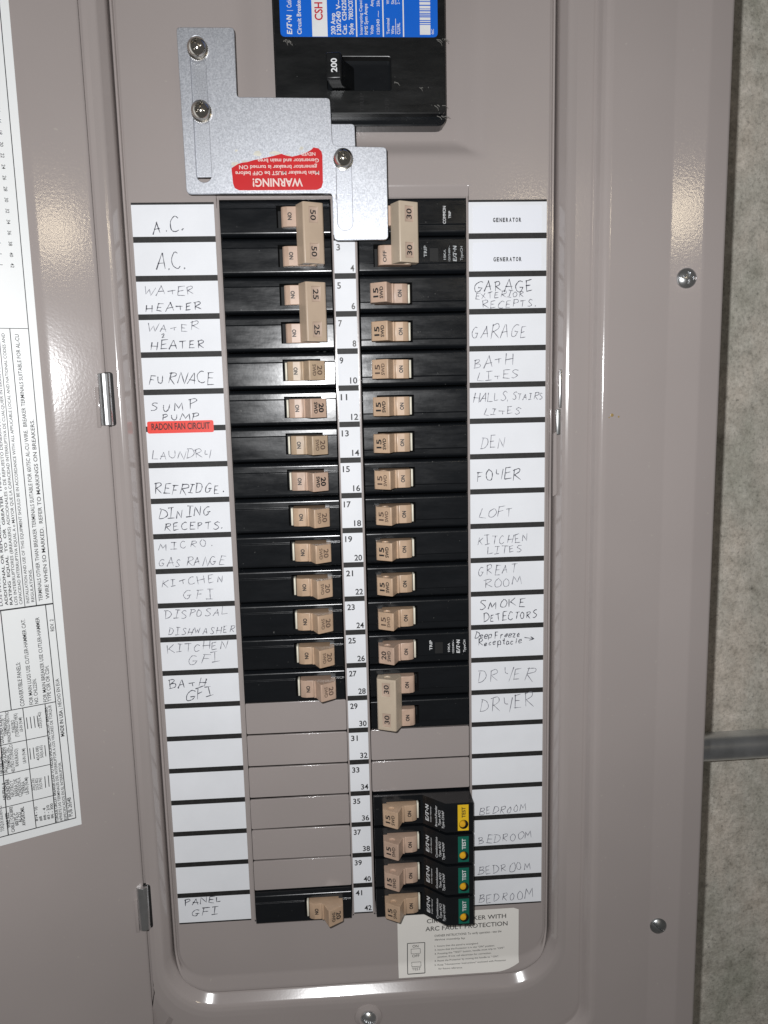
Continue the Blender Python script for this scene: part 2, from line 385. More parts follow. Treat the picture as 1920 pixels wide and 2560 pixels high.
def handwrite(mb, s, a, b, h, w=.42, d=.16, seed=0):
    rnd = random.Random(seed * 31 + len(s)); a = Vector(a); b = Vector(b); u = (b - a); Ltot = u.length; u.normalize(); v = Vector((u.y, -u.x))
    adv = [GL[ch][0] + .14 if ch != ' ' else .45 for ch in s]; tot = sum(adv) - .14; k = Ltot / tot; x = 0
    for ch, ad in zip(s, adv):
        if ch != ' ':
            rot = rnd.uniform(-.17, .13); sc = rnd.uniform(.78, 1.14); dy = rnd.uniform(-.10, .10); slant = rnd.uniform(.02, .22)
            for kind, pts in GL[ch][1]:
                pts = [(p[0] + rnd.uniform(-.045, .045), p[1] + rnd.uniform(-.055, .055)) for p in pts]
                if kind == 'c': q = crom(pts)
                else:
                    q = []
                    for i in range(len(pts) - 1):
                        for t in (0, .33, .66): q.append(tuple(pts[i][j] * (1 - t) + pts[i + 1][j] * t for j in (0, 1)))
                    q.append(pts[-1])
                out = []
                for px, py in q:
                    Y = (py * sc + dy) * h; X = px * k * sc + slant * Y
                    X, Y = X * math.cos(rot) - Y * math.sin(rot), X * math.sin(rot) + Y * math.cos(rot)
                    r = a + u * (x * k + X) + v * Y; out.append((r.x, r.y))
                ribbon(mb, out, w, d, rnd)
        x += ad

PITCH = 19.05
HOLES = [(-62.7, -5.2), (6.6, 64.4)]

# ------------------------------------------------------------------ the setting: basement wall
WALL_D = -104
wb = MB(); nx, ny = 60, 60
for j in range(ny + 1):
    for i in range(nx + 1):
        wb.v.append((-900 + 1800 * i / nx, -700 + 1800 * j / ny, WALL_D + random.uniform(-.5, .5)))
wb.f = [(j * (nx + 1) + i, j * (nx + 1) + i + 1, (j + 1) * (nx + 1) + i + 1, (j + 1) * (nx + 1) + i) for j in range(ny) for i in range(nx)]
wo = ob('concrete_wall', mesh(wb, 'concrete_wall', 'concrete', conv=W, closed=False)); wo['kind'] = 'structure'

# ------------------------------------------------------------------ panel cover (trim) and box behind it
cover = thing('panel_cover', 'taupe enamelled steel trim framing the breaker panel, open in the middle', 'panel cover', (0, 549, 0))
OC = lambda x, y, d: L(x, y - 549, d)
YT = -150.0
def ring_path(xr, yb, r, n=14):
    pts = [(-xr, YT), (-xr, yb - r)]
    for i in range(1, n): a = math.radians(180 - 90 * i / n); pts.append((-xr + r + r * math.cos(a), yb - r + r * math.sin(a)))
    pts += [(-xr + r, yb), (xr - r, yb)]
    for i in range(1, n): a = math.radians(90 - 90 * i / n); pts.append((xr - r + r * math.cos(a), yb - r + r * math.sin(a)))
    pts += [(xr, yb - r), (xr, YT)]
    return pts
def supports(pts, e=.45):
    out = [pts[0]]
    for a, b in zip(pts, pts[1:]):
        n = math.hypot(b[0] - a[0], b[-1] - a[-1])
        if n > 4 * e:
            for t in (e / n, 1 - e / n): out.append(tuple(a[i] + (b[i] - a[i]) * t for i in range(len(a))))
        out.append(b)
    return out
def sweep(rings, mb=None):
    rings = supports(rings)
    mb = mb or MB(); loops = [[(x, y, d) for x, y in ring_path(xr, yb, r)] for xr, yb, r, d in rings]
    n = len(loops[0]); base = len(mb.v)
    for lp in loops: mb.v += lp
    for j in range(len(loops) - 1):
        for i in range(n - 1): mb.f.append((base + j * n + i, base + j * n + i + 1, base + (j + 1) * n + i + 1, base + (j + 1) * n + i))
    return mb
RB = math.tan(math.radians(6.5)) * 16
wall = sweep([(111.4, 443.2, 26.6, -9), (111.5, 443.4, 26.7, -.6), (112.0, 444.3, 27.3, .5), (114.4, 448.3, 29.4, 4.2), (115.2, 449.6, 30.1, 5.15), (116.9, 451.8, 31.0, 5.75), (119.2, 455.2, 32.4, 6.0)])
part('opening_flange', wall, 'paint_flange', cover, OC, closed=False)
face = sweep([(119.2, 455.2, 32.4, 6.0), (121.5, 459, 30, 6.0), (121.75, 459.5, 29.5, 6.0), (127.3, 476.0, 16, 6.0), (127.9, 477.0, 16.4, 5.75), (128.5, 477.8, 17, 5.8), (129.3, 478.8, 17.8, 6.6), (130.8, 480.6, 19.2, 9.0), (132.3, 482.4, 20.6, 10.6), (133.8, 484.0, 22, 11.25), (135.6, 486, 24, 11.5),
              (166.8, 518, 34, 11.5), (167.4, 519, 34.5, 11.53), (183.4, 535, 40, 11.5 + RB), (184.3, 536, 40.5, 11.5 + RB), (194.6, 547, 46, 11.5 + RB - .9), (195.5, 548.2, 47, 11.5 + RB - 1.5), (195.9, 548.8, 47.4, 11.5 + RB - 2.6), (195.9, 548.9, 47.4, -3)])
# on the hinge side the trim lies low so that the open door folds over it
face.v = [(x, y, min(d, 1.0) if x < -121.6 and y < 480 else d) for x, y, d in face.v]
part('trim_face', face, 'paint_peel', cover, OC, closed=False)
bx = MB()
for a in ((-178, -176.4, YT, 500), (176.4, 178, YT, 500)): bx.box(a[0], a[1], a[2], a[3], WALL_D + 1.5, 9.5)
bx.box(-176.4, 176.4, 498.4, 500, WALL_D + 1.5, 9.5); bx.box(-176.4, 176.4, YT, 498.4, WALL_D + 1.5, WALL_D + 3)
box = thing('panel_box', 'steel wiring box fixed to the concrete behind the taupe trim', 'box', (0, 500, 0))
part('box_shell', bx, 'paint', box, lambda x, y, d: L(x, y - 500, d), closed=False)

def screw(parent, name, x, y, d, r, h, mat, conv, slot=0.0, rot=0.0, phillips=True, dome=1.0):
    mb = MB(); n, k = 56, 16; mb.v.append((x, y, d))
    def depth(px, py):
        a, b = abs(px * math.cos(rot) + py * math.sin(rot)), abs(-px * math.sin(rot) + py * math.cos(rot))
        z = 0
        if phillips and ((a < .13 * r and b < .52 * r) or (b < .13 * r and a < .52 * r) or (a + b < .34 * r)): z = -.42 * h
        if slot and b < slot * r: z = min(z, -.38 * h)
        return z
    mb.v[0] = (x, y, d + h + depth(0, 0))
    for j in range(1, k + 1):
        t = j / k
        for i in range(n):
            a = 2 * math.pi * i / n; px, py = r * t * math.cos(a), r * t * math.sin(a)
            zz = h * (1 - dome * t ** 2.4) if j < k else 0
            mb.v.append((x + px, y + py, d + max(0, zz + (depth(px, py) if j < k - 2 else 0))))
    for i in range(n): mb.f.append((0, 1 + i, 1 + (i + 1) % n))
    for j in range(k - 1):
        for i in range(n): mb.f.append((1 + j * n + i, 1 + j * n + (i + 1) % n, 1 + (j + 1) * n + (i + 1) % n, 1 + (j + 1) * n + i))
    return part(name, mb, mat, parent, conv, closed=False)
sd = lambda x: 11.5 + (x - 167.4) / 16 * RB
screw(cover, 'screw', 176.0, 43.4, sd(176) - .3, 5.4, 2.6, 'zinc', OC, slot=.10, rot=.06, dome=.8)
screw(cover, 'screw', 172.4, 409.8, sd(172.4) - .3, 5.0, 2.5, 'dullzinc', OC, slot=.11, rot=.75, phillips=False, dome=.8)
wsh = MB(); wsh.lathe((1.5, 461.5, 6.0), [(8.2, 0), (7.9, .7), (5.5, 1.7), (4.6, 1.5)], 36)
part('screw_dimple', wsh, 'paint', cover, OC)
screw(cover, 'screw', 1.5, 461.5, 7.2, 4.9, 3.0, 'zinc', OC, slot=.13, rot=.42, phillips=False, dome=.75)
# latch catch on the right of the opening
lt = MB(); lt.box(112.6, 114.1, 88, 108.3, .8, 3.6)
part('latch_strike', lt, 'zinc', cover, OC, bevel=.4)
lt = MB(); lt.box(111.4, 113.9, 108.8, 122.6, .3, 3.0)
part('latch_catch', lt, 'dullzinc', cover, OC, bevel=.6)
# a couple of drips and dust on the trim
dr = MB()
for px, py, r in ((1, 0, 1.0), (4.6, .9, .55), (-.5, 1.2, .4)):
    dr.lathe((137.5 + px, 112.5 + py, 11.45), [(r, 0), (r * .8, .12), (r * .3, .16)], 10)
part('glue_drip', dr, mat_plain('amber_drip', (.36, .25, .10), .25), cover, OC)

# ------------------------------------------------------------------ dead front
df = thing('dead_front', 'taupe pressed-steel plate with two columns of breaker slots and paper directories', 'dead front', (0, 449, 0))
ODF = lambda x, y, d: L(x, y - 449, d)
def boss(x, y):
    e = min((74 - x) / 16, (x + 52) / 16, (-19.5 - y) / 9.5, 1.0)
    e = max(0.0, e); e = e * e * (3 - 2 * e) if e < 1 else 1
    return -4.0 * e
def dfd(x, y):
    d = boss(x, y)
    if y > -6.9 and y <= -.9 and -63.5 < x < 65.2:
        t = y + 6.9; d -= t * t * .14 if t < 1.5 else .315 + .42 * (t - 1.5)
    return d
xs = sorted(set([-106.6, 106.6] + [sg * (106.6 - 17 + 17 * math.cos(math.radians(90 * i / 14))) for i in range(1, 14) for sg in (-1, 1)] + [h for hh in HOLES for h in hh] + [-104 + 2.0 * i for i in range(105)] + [-63.5, -63.3, 65.0, 65.2, 74, -52, 58, -36]))
ys = sorted(set([YT, -1.0, 399.9, 415.5, -19.5, -29] + [-60 + 1.5 * i for i in range(40)] + [-6.9 + .25 * i for i in range(8)] + [-148 + 4 * i for i in range(22)] + [4 + 8 * i for i in range(51)]))
ys = [y for y in ys if y <= 415.5]
pb = MB(); idx = {}
for j, y in enumerate(ys):
    for i, x in enumerate(xs):
        idx[i, j] = len(pb.v); pb.v.append((x, y, dfd(x, y)))
for j in range(len(ys) - 1):
    for i in range(len(xs) - 1):
        cx, cy = (xs[i] + xs[i + 1]) / 2, (ys[j] + ys[j + 1]) / 2
        if -1 < cy < 399.9 and any(a < cx < b for a, b in HOLES): continue
        pb.f.append((idx[i, j], idx[i + 1, j], idx[i + 1, j + 1], idx[i, j + 1]))
def yb_at(x, xr=106.6, yb=432.5, r=17):
    q = abs(x) - (xr - r)
    return yb if q <= 0 else yb - r + math.sqrt(max(0, r * r - q * q))
J = len(ys) - 1; last = [idx[i, J] for i in range(len(xs))]
for k in range(1, 5):
    cur = []
    for i, x in enumerate(xs): cur.append(len(pb.v)); pb.v.append((x, 415.5 + (yb_at(x) - 415.5) * k / 4, 0))
    for i in range(len(xs) - 1): pb.f.append((last[i], last[i + 1], cur[i + 1], cur[i]))
    last = cur
part('front_plate', pb, 'paint', df, ODF, closed=False)
rim = sweep([(106.6, 432.5, 17, 0), (107.2, 433.6, 17.7, .1), (107.7, 434.6, 18.2, .45), (110.0, 441, 24, 2.3), (110.5, 441.9, 24.6, 2.3), (110.9, 442.4, 25, 1.7), (111.0, 442.5, 25.2, -9)])
# along the sides the rim falls away to a dark gap, along the bottom it turns up
SIDE_D = {.1: -.15, .45: -.55, 2.3: -3.8, 1.7: -4.4}
def side_blend(x, y, d):
    b = max(0.0, min(1.0, (y - 419) / 16)); b = b * b * (3 - 2 * b)
    k = min(SIDE_D, key=lambda q: abs(q - d))
    e = 0 if abs(d) < 1e-6 else (SIDE_D[k] if d > -1 else d)
    return (x, y, e + (d - e) * b)
rim.v = [side_blend(*p) for p in rim.v]
part('rim', rim, 'paint_smooth', df, ODF, closed=False)
tabm = MB(); tabm.prism(fillet([(109.9, 122), (111.6, 120.5), (112.0, 154.6), (109.9, 156)], [.3, .8, .3, .3]), .5, 2.6)
part('latch_tab', tabm, 'paint_smooth', df, ODF)
# turned edges of the slots
ed = MB()
for a, b in HOLES:
    for x0, x1 in ((a - .02, a + .55), (b - .55, b + .02)): ed.box(x0, x1, -1, 399.9, -14, -.35)
    ed.box(a, b, 399.35, 399.9, -14, -.35); ed.box(a, b, -1, -.5, -14, -2.4)
part('slot_edge', ed, 'paint_smooth', df, ODF)
kb = MB(); kb.prism(rrect(-28.0, 28.0, -9.0, 9.05, .8, 3), -1.6, -.25)
kme = evaluated(mesh(kb, 'knockout', 'paint'), .5, 3, name='knockout')
for col, rows in ((0, range(14, 20)), (1, (15, 16))):
    for r in rows:
        o = ob('knockout', kme, df, ODF((HOLES[col][0] + HOLES[col][1]) / 2, (r + .5) * PITCH + .15, 0))
        o.rotation_euler = (random.uniform(-.022, .022), random.uniform(-.004, .004), random.uniform(-.008, .008))

# directories ---------------------------------------------------------
def strip(name, x0, x1):
    b = MB(); b.box(x0, x1, 1.1, 398.9, .0, .06)
    return part(name, b, 'bar_black', df, ODF)
def cell_y(r): return (2.2 if r == 0 else r * PITCH + 1.45), (398.0 if r == 20 else (r + 1) * PITCH - 1.45)
ROWS_L = ['A.C.', 'A.C.', 'WATER HEATER', 'WATER HEATER', 'FURNACE', 'SUMP PUMP', 'LAUNDRY', 'REFRIDGE.', 'DINING RECEPTS.', 'MICRO. GAS RANGE', 'KITCHEN GFI', 'DISPOSAL DISHWASHER', 'KITCHEN GFI', 'BATH GFI', '', '', '', '', '', '', 'PANEL GFI']
ROWS_R = ['GENERATOR', 'GENERATOR', 'GARAGE EXTERIOR RECEPTS.', 'GARAGE', 'BATH LITES', 'HALLS, STAIRS LITES', 'DEN', 'FOYER', 'LOFT', 'KITCHEN LITES', 'GREAT ROOM', 'SMOKE DETECTORS', 'Deep Freeze Receptacle', 'DRYER', 'DRYER', '', '', 'BEDROOM', 'BEDROOM', 'BEDROOM', 'BEDROOM']
strips = {}
for key, x0, x1, rows in (('L', -105.9, -64.7, ROWS_L), ('R', 65.0, 105.9, ROWS_R), ('C', -4.9, 6.0, None)):
    st = strip('directory_strip' if rows else 'number_strip', x0, x1); strips[key] = st
    for r in range(21):
        y0, y1 = cell_y(r); c = MB(); c.box(x0, x1, y0, y1, .05, .11)
        lab = None
        if rows: lab = ('white directory cell marked ' + rows[r]) if rows[r] else None
        part('directory_cell' if rows else 'number_cell', c, 'paper', st, ODF, label=lab)
# handwritten and printed circuit names
HW = [('A.C.', 'Z2', (248, 368), (480, 330), 108, 'L'), ('A.C.', 'Z2', (272, 640), (490, 618), 112, 'L'),
 ('WAtER', 'Z2', (170, 825), (560, 820), 62, 'L'), ('HEAtER', 'Z2', (190, 945), (615, 930), 62, 'L'),
 ('WAtER', 'Z2', (200, 1092), (585, 1085), 58, 'L'), ('2', 'Z2', (308, 1138), (332, 1134), 26, 'L'), ('HEATER', 'Z2', (225, 1230), (635, 1208), 66, 'L'),
 ('FURNACE', 'Z2', (212, 1478), (700, 1478), 82, 'L'),
 ('SUMP', 'Z4', (215, 188), (540, 172), 66, 'L'), ('PUMP', 'Z4', (293, 252), (545, 248), 46, 'L'),
 ('LAUNDRY', 'Z4', (222, 516), (632, 514), 56, 'L'), ('REFRIDGE.', 'Z4', (240, 757), (722, 750), 66, 'L'),
 ('DINING', 'Z4', (268, 936), (636, 906), 66, 'L'), ('RECEPTS.', 'Z4', (308, 1012), (716, 998), 52, 'L'),
 ('MICRO.', 'Z4', (268, 1146), (645, 1118), 54, 'L'), ('GAS RANGE', 'Z4', (268, 1262), (722, 1246), 58, 'L'),
 ('KItCHEN', 'Z4', (288, 1402), (728, 1370), 56, 'L'), ('GFI', 'Z4', (440, 1494), (655, 1474), 68, 'L'),
 ('DISPOSAL', 'Z4', (312, 1626), (745, 1592), 56, 'L'), ('DISHWASHER', 'Z6', (232, 192), (708, 176), 52, 'L'),
 ('KITCHEN', 'Z6', (228, 322), (658, 290), 58, 'L'), ('GFI', 'Z6', (374, 408), (604, 386), 66, 'L'),
 ('BAtH', 'Z6', (236, 576), (506, 558), 66, 'L'), ('GFI', 'Z6', (354, 658), (562, 630), 66, 'L'),
 ('PANEL', 'Z8', (174, 349), (308, 334), 20, 'L'), ('GFI', 'Z8', (196, 387), (296, 379), 27, 'L'),
 ('GARAGE', 'Z3', (1005, 746), (1418, 740), 74, 'R'), ('EXTERIOR', 'Z3', (1018, 796), (1358, 778), 42, 'R'), ('RECEPTS.', 'Z3', (1066, 857), (1442, 846), 50, 'R'),
 ('GARAGE', 'Z3', (988, 1068), (1376, 1052), 84, 'R'), ('BAtH', 'Z3', (1010, 1268), (1282, 1246), 72, 'R'), ('LItES', 'Z3', (1032, 1358), (1314, 1336), 54, 'R'),
 ('HALLS,', 'Z5', (945, 128), (1195, 112), 62, 'R'), ('STAIRS', 'Z5', (1218, 108), (1432, 102), 48, 'R'), ('LItES', 'Z5', (1020, 212), (1274, 208), 48, 'R'),
 ('DEN', 'Z5', (996, 447), (1170, 443), 82, 'R'), ('FOYER', 'Z5', (976, 673), (1276, 655), 68, 'R'), ('LOFT', 'Z5', (988, 923), (1226, 913), 62, 'R'),
 ('KITCHEN', 'Z5', (978, 1113), (1332, 1086), 62, 'R'), ('LITES', 'Z5', (1046, 1173), (1288, 1160), 48, 'R'),
 ('GREAT', 'Z5', (978, 1328), (1250, 1304), 66, 'R'), ('ROOM', 'Z5', (1028, 1412), (1284, 1380), 52, 'R'),
 ('SMOKE', 'Z5', (990, 1562), (1312, 1530), 58, 'R'), ('DETECTORS', 'Z5', (1020, 1642), (1388, 1610), 52, 'R'),
 ('Deep', 'Z7', (900, 212), (1020, 207), 46, 'R'), ('Freeze', 'Z7', (1042, 206), (1216, 200), 46, 'R'), ('Recepqacle', 'Z7', (928, 260), (1226, 246), 46, 'R'), ('>', 'Z7', (1240, 222), (1318, 222), 40, 'R'),
 ('DRYER', 'Z7', (925, 508), (1306, 498), 88, 'R'), ('DRYER', 'Z7', (938, 718), (1310, 690), 92, 'R'),
 ('BEDROOM', 'Z7', (933, 1432), (1266, 1400), 52, 'R'), ('BEDROOM', 'Z8', (1224, 127), (1420, 108), 27, 'R'), ('BEDROOM', 'Z8', (1222, 237), (1418, 216), 30, 'R'), ('BEDROOM', 'Z8', (1224, 341), (1420, 320), 30, 'R')]
DARK = {0, 1, 3, 5, 6, 7, 13, 24, 25}
for i, (s, z, a, b, h, side) in enumerate(HW):
    A, B = P(z, *a), P(z, *b); top = P(z, a[0], a[1] - h)
    mb = MB(); ink = 'pen' if (i in DARK or 44 <= i <= 47) else ('pen' if random.random() < (.45 if side == 'L' else .12) else 'pencil')
    handwrite(mb, s, A, B, A[1] - top[1], w=.42 if ink == 'pen' else .35, seed=i)
    part('handwriting', mb, ink, strips[side], ODF, closed=False)
for r, (z, x0, x1, y) in enumerate((('Z3', 1137, 1338, 263), ('Z3', 1140, 1340, 535))):
    y0, y1 = cell_y(r); t = MB(); t.prism(rrect(67.2, 103.2, y0 + 1.8, y1 - .7, .6, 2), .10, .19)
    part('label_tape', t, 'tape', strips['R'], ODF)
    mb = MB(); A, B = P(z, x0, y), P(z, x1, y); n = 9; w = (B[0] - A[0]) / n
    for k, ch in enumerate('GENERATOR'): text(mb, ch, (A[0] + w * (k + .5), A[1], .24), (1, 0, 0), (0, -1, 0), 1.95, width=w * .74, bold=.03, align='c')
    part('printed_name', mb, 'ink', strips['R'], ODF, closed=False)
for n in range(1, 43):
    r = (n - 1) // 2; y0, y1 = cell_y(r); mb = MB()
    if n % 2: text(mb, str(n), (-3.7 + random.uniform(-.1, .1), y0 + 4.8, .15), (1, 0, 0), (0, -1, 0), 3.1, width=2.2 * len(str(n)) - .25 - .35 * str(n).count('1'), bold=.010)
    else: text(mb, str(n), (5.3, y1 - .9, .15), (1, 0, 0), (0, -1, 0), 3.1, width=2.2 * len(str(n)) - .25 - .35 * str(n).count('1'), align='r', bold=.010)
    part('circuit_number', mb, 'ink' if n > 8 else 'greyink', strips['C'], ODF, closed=False)

# stickers added by hand ----------------------------------------------
rs = MB(); A = P('Z4', 187, 260); B = P('Z4', 650, 332)
rs.prism(rrect(A[0], B[0], A[1], B[1], .9, 3), .12, .24)
radon = thing('radon_label', 'small fluorescent red label reading RADON FAN CIRCUIT stuck below SUMP PUMP', 'sticker', (A[0], B[1], .12))
OR = lambda x, y, d: L(x - A[0], y - B[1], d - .12)
part('label_face', rs, 'orange_red', radon, OR)
mb = MB(); text(mb, 'RADON FAN CIRCUIT', (P('Z4', 220, 318)[0], P('Z4', 220, 318)[1], .28), (1, 0, 0), (0, -1, 0), 3.3, width=30.2, bold=.008)
part('printed_text', mb, 'ink', radon, OR, closed=False)

def skirt(y):
    pr = ((0, 0), (432.5, 0), (433.6, .1), (434.6, .45), (441, 2.3), (450, 4.7))
    for (a, da), (b, db) in zip(pr, pr[1:]):
        if y <= b: return .22 + da + (db - da) * (y - a) / (b - a)
    return 4.9
arc = thing('arc_fault_sticker', 'off-white instruction sticker headed CIRCUIT BREAKER WITH ARC FAULT PROTECTION below the breakers', 'sticker', (56, 445.8, 0))
OA = lambda x, y, d: L(x - 56, y - 445.8, skirt(y) + d)
sm = MB(); xs2 = [20.2 + (92.4 - 20.2) * i / 24 for i in range(25)]; rows = [401.2, 410, 420, 428, 431.5, 433, 434.5, 436, 438, 439.5, 440.7]
def clipy(x, y):
    lim = 440.7 if x < 78 else 440.7 - 4.2 * ((x - 78) / 14.4) ** 2
    t0 = 401.2 if x < 90.6 else 401.2 + 1.2 * ((x - 90.6) / 1.8) ** 2
    return max(t0, min(y, lim))
for y in rows:
    for x in xs2: sm.v.append((x, clipy(x, y), 0))
n = len(xs2)
for j in range(len(rows) - 1):
    for i in range(n - 1):
        q = (j * n + i, j * n + i + 1, (j + 1) * n + i + 1, (j + 1) * n + i)
        sm.f.append(q)
part('sticker_face', sm, 'paper_warm', arc, OA, closed=False)
def PA(x, y):                                  # pixel on the sticker, following its bend
    d = 0
    for _ in range(4): X, Y = P('B5', x, y, d); d = skirt(Y)
    return X, Y
mb = MB()
for s, a, b, h in (('CIRCUIT BREAKER WITH', (425, 333), (1392, 265), 50), ('ARC FAULT PROTECTION', (408, 430), (1410, 357), 52),
        ('OWNER INSTRUCTIONS: To verify operation : test the', (518, 500), (1335, 440), 27), ('device monthly by', (520, 543), (893, 522), 22),
        ('1. Insure that the panel is energized.', (520, 622), (1055, 585), 20), ('2. Insure that the Protector is in the "ON" position.', (520, 668), (1255, 612), 20),
        ('3. Pressing the "TEST" button, handle must trip to "OFF"', (520, 716), (1370, 640), 20), ('position. If not, call electrician for correction.', (556, 752), (1212, 702), 19),
        ('4. Reset the Protector by moving the handle to " ON".', (518, 802), (1303, 742), 20), ('5. Keep "Homeowner Instructions" enclosed with Protector', (520, 852), (1393, 790), 20), ('for future reference.', (566, 896), (860, 880), 20),
        ('ON', (250, 630), (322, 626), 32), ('OFF', (246, 748), (335, 742), 32), ('TEST', (244, 908), (352, 902), 32)):
    A_, B_ = PA(*a), PA(*b); T_ = PA(a[0], a[1] - h); u = Vector((B_[0] - A_[0], B_[1] - A_[1], 0)); w = u.length; u.normalize()
    text(mb, s, (A_[0], A_[1], .07), u, (u.y, -u.x, 0), A_[1] - T_[1], width=w, bold=.004 if h > 40 else 0)
part('printed_text', mb, 'greyink', arc, OA, closed=False)
mb = MB()
def line(mb, a, b, w, d):
    a = Vector(a); b = Vector(b); t = (b - a).normalized(); nn = Vector((-t.y, t.x)) * w / 2; k = 6; vs = []
    for i in range(k + 1):
        p = a.lerp(b, i / k); vs += [(p.x + nn.x, p.y + nn.y, d), (p.x - nn.x, p.y - nn.y, d)]
    mb.add(vs, [(2 * i, 2 * i + 1, 2 * i + 3, 2 * i + 2) for i in range(k)])
for q, w in (([(188, 578), (400, 566), (402, 938), (192, 954)], .42), ([(232, 648), (344, 640), (346, 697), (234, 706)], .22), ([(240, 808), (352, 802), (354, 855), (242, 862)], .22)):
    q = [PA(*p) for p in q]
    for i in range(4): line(mb, q[i], q[(i + 1) % 4], w, .07)
part('printed_diagram', mb, 'ink', arc, OA, closed=False)

# ------------------------------------------------------------------ door
dr_t = thing('panel_door', 'open taupe steel door hinged on the left of the panel with a big white data label', 'door', (-122.5, 520, 6))
def door_pt(s, y, o=0.0):                      # s from hinge along the sheet, o = height off the inner face
    if s <= 26.5: x, d, t = -122.5 - s * math.cos(HF), 6 + s * math.sin(HF), HF
    else: x, d, t = DX - (s - 26.5) * math.cos(DOOR_T), DD + (s - 26.5) * math.sin(DOOR_T), DOOR_T
    return x + o * math.sin(t), y, d + o * math.cos(t)
OD = lambda x, y, d: L(x + 122.5, y - 520, d - 6)
sh = MB(); ss = [(.35, -5.5), (.3, -1.2), (.5, -.45), (1.0, -.1), (1.7, 0), (25.9, 0), (26.6, .02), (27.3, 0), (178, 0), (179, -.4), (179, -9)]; 
ss = supports(ss)
vs = []
for s, o in ss: vs.append([door_pt(s, y, o) for y in (YT, 505.0)])
base = 0
for a in vs: sh.v += a
sh.f = [(2 * i, 2 * i + 1, 2 * i + 3, 2 * i + 2) for i in range(len(ss) - 1)]
n0 = len(sh.v)
for s, o in ss: sh.v.append(door_pt(s, 505.0, o - 7 if o > -4 else o))
sh.f += [(2 * i + 1, n0 + i, n0 + i + 1, 2 * i + 3) for i in range(len(ss) - 1)]
part('door_skin', sh, 'paint_peel', dr_t, OD, closed=False)
lab = MB()
def dl(s, y, o): return door_pt(26.5 + s, y, o)
lab.v = [dl(s, y, o) for o in (.02, .22) for s, y in ((4.0, YT), (3.9, 70), (3.1, 324.3), (120, 325.0), (120, YT))]
lab.f = [(5, 6, 7, 8, 9), (0, 1, 6, 5), (1, 2, 7, 6), (2, 3, 8, 7), (3, 4, 9, 8), (4, 0, 5, 9)]
dlab = part('data_label', lab, 'doorpaper', dr_t, OD, closed=False)
def dline(mb, a, b, w):                        # rule on the data label, a/b = (s, y)
    a = Vector(a); b = Vector(b); t = (b - a).normalized(); nn = Vector((-t.y, t.x)) * w / 2
    mb.add([dl(*(a + nn), .27), dl(*(b + nn), .27), dl(*(b - nn), .27), dl(*(a - nn), .27)], [(0, 1, 2, 3)])
rl = MB()
dline(rl, (8.0, YT), (7.6, 201), .38); dline(rl, (7.6, 201), (5.7, 320), .38); dline(rl, (5.7, 319.8), (110, 319.6), .5)
dline(rl, (8.0, 63.6), (110, 64.3), .32); dline(rl, (16.0, 63.8), (15.4, 201), .38); dline(rl, (20.9, 64.2), (20.7, 201), .32)
dline(rl, (7.4, 201.2), (110, 201.2), .75); dline(rl, (11.2, 201.4), (9.6, 319.8), .42); dline(rl, (31.8, 201.4), (31.4, 253.4), .45)
dline(rl, (10.6, 253.4), (110, 253.4), .42); dline(rl, (15.6, 253.4), (15.7, 319.6), .42); dline(rl, (26.1, 253.4), (25.2, 319.6), .38)
for y in (270.8, 286.7, 304.2): dline(rl, (15.6, y), (110, y), .38)
dline(rl, (37.4, 253.4), (38.4, 319.6), .5)
for y in (-8, 29): pass
part('printed_rules', rl, 'ink', dlab, OD, closed=False)
dt = MB()
def dtext(s, a, b, h, bold=0.0, z='A3', ab=None):
    p, q = ab if ab else (PD(z, *a), PD(z, *b)); u = Vector((q[0] - p[0], q[1] - p[1])); w = u.length; u.normalize()
    v = Vector((-u.y, u.x))                    # letters stand towards the door's free edge
    if u.y > 0: v = Vector((-u.y, u.x))
    vs, fs = glyphs(s, bold); x0 = min(k[0] for k in vs); x1 = max(k[0] for k in vs); kx = w / (x1 - x0)
    P0 = Vector(p)
    dt.add([dl(*(P0 + u * ((k[0] - x0) * kx) + v * (k[1] * h / CAP)), .27) for k in vs], fs)
def dcol(s, base, y0, y1, h, bold=0.0): dtext(s, None, None, h, bold, ab=((base, y0), (base, y1)))
dcol('WIRE WHEN SO MARKED.  REFER TO MARKINGS ON BREAKERS.', 9.0, 198.4, 107.5, 1.75)
dcol('TERMINALS OTHER THAN BREAKER TERMINALS SUITABLE FOR 60/75C AL-CU WIRE.  BREAKER TERMINALS SUITABLE FOR AL-CU', 12.3, 199, 66.4, 1.75)
dcol('REGULATIONS.', 16.2, 199, 182, 1.35)
dcol('INSTALLATION AND USE OF THIS EQUIPMENT SHOULD BE IN ACCORDANCE WITH ALL APPLICABLE LOCAL AND NATIONAL CODES AND', 18.5, 199.3, 66, 1.35)
dcol('CAPACIDAD INTERRUPTIVA EQUAL A o MAYOR QUE LA CAPACIDAD INTERRUPTIVA DE CUALQUIER INTERRUPTOR', 21.7, 199.4, 80, 1.35)
dcol('LOS INTERRUPTORES (BREAKERS) ADICIONALES o DE REPUESTO DENERAN SER DEL MISMO TIPO', 23.9, 199.4, 84, 1.35)
dcol('RATING  EQUAL  TO  OR  GREATER  THAN  THE  INTERRUPTING  RATING', 26.1, 199, 85, 1.3, .012)
dcol('ADDITIONAL OR REPLACEMENT BREAKERS SHALL HAVE AN INTERRUPTING', 28.2, 199, 85, 1.3, .012)
dcol('LOS INTERRUPTORES DEBEN SER DEL MISMO TIPO', 30.6, 199, 120, 1.35)
dtext('REV. 2', (468, 335), (459, 232), 1.7); dtext('PUB 26548', (628, 1932), (610, 1770), 2.0)
dtext('MADE IN USA ;', (556, 1243), (536, 1000), 1.7, .014); dtext('HECHO EN EUA', (532, 985), (507, 745), 1.7)
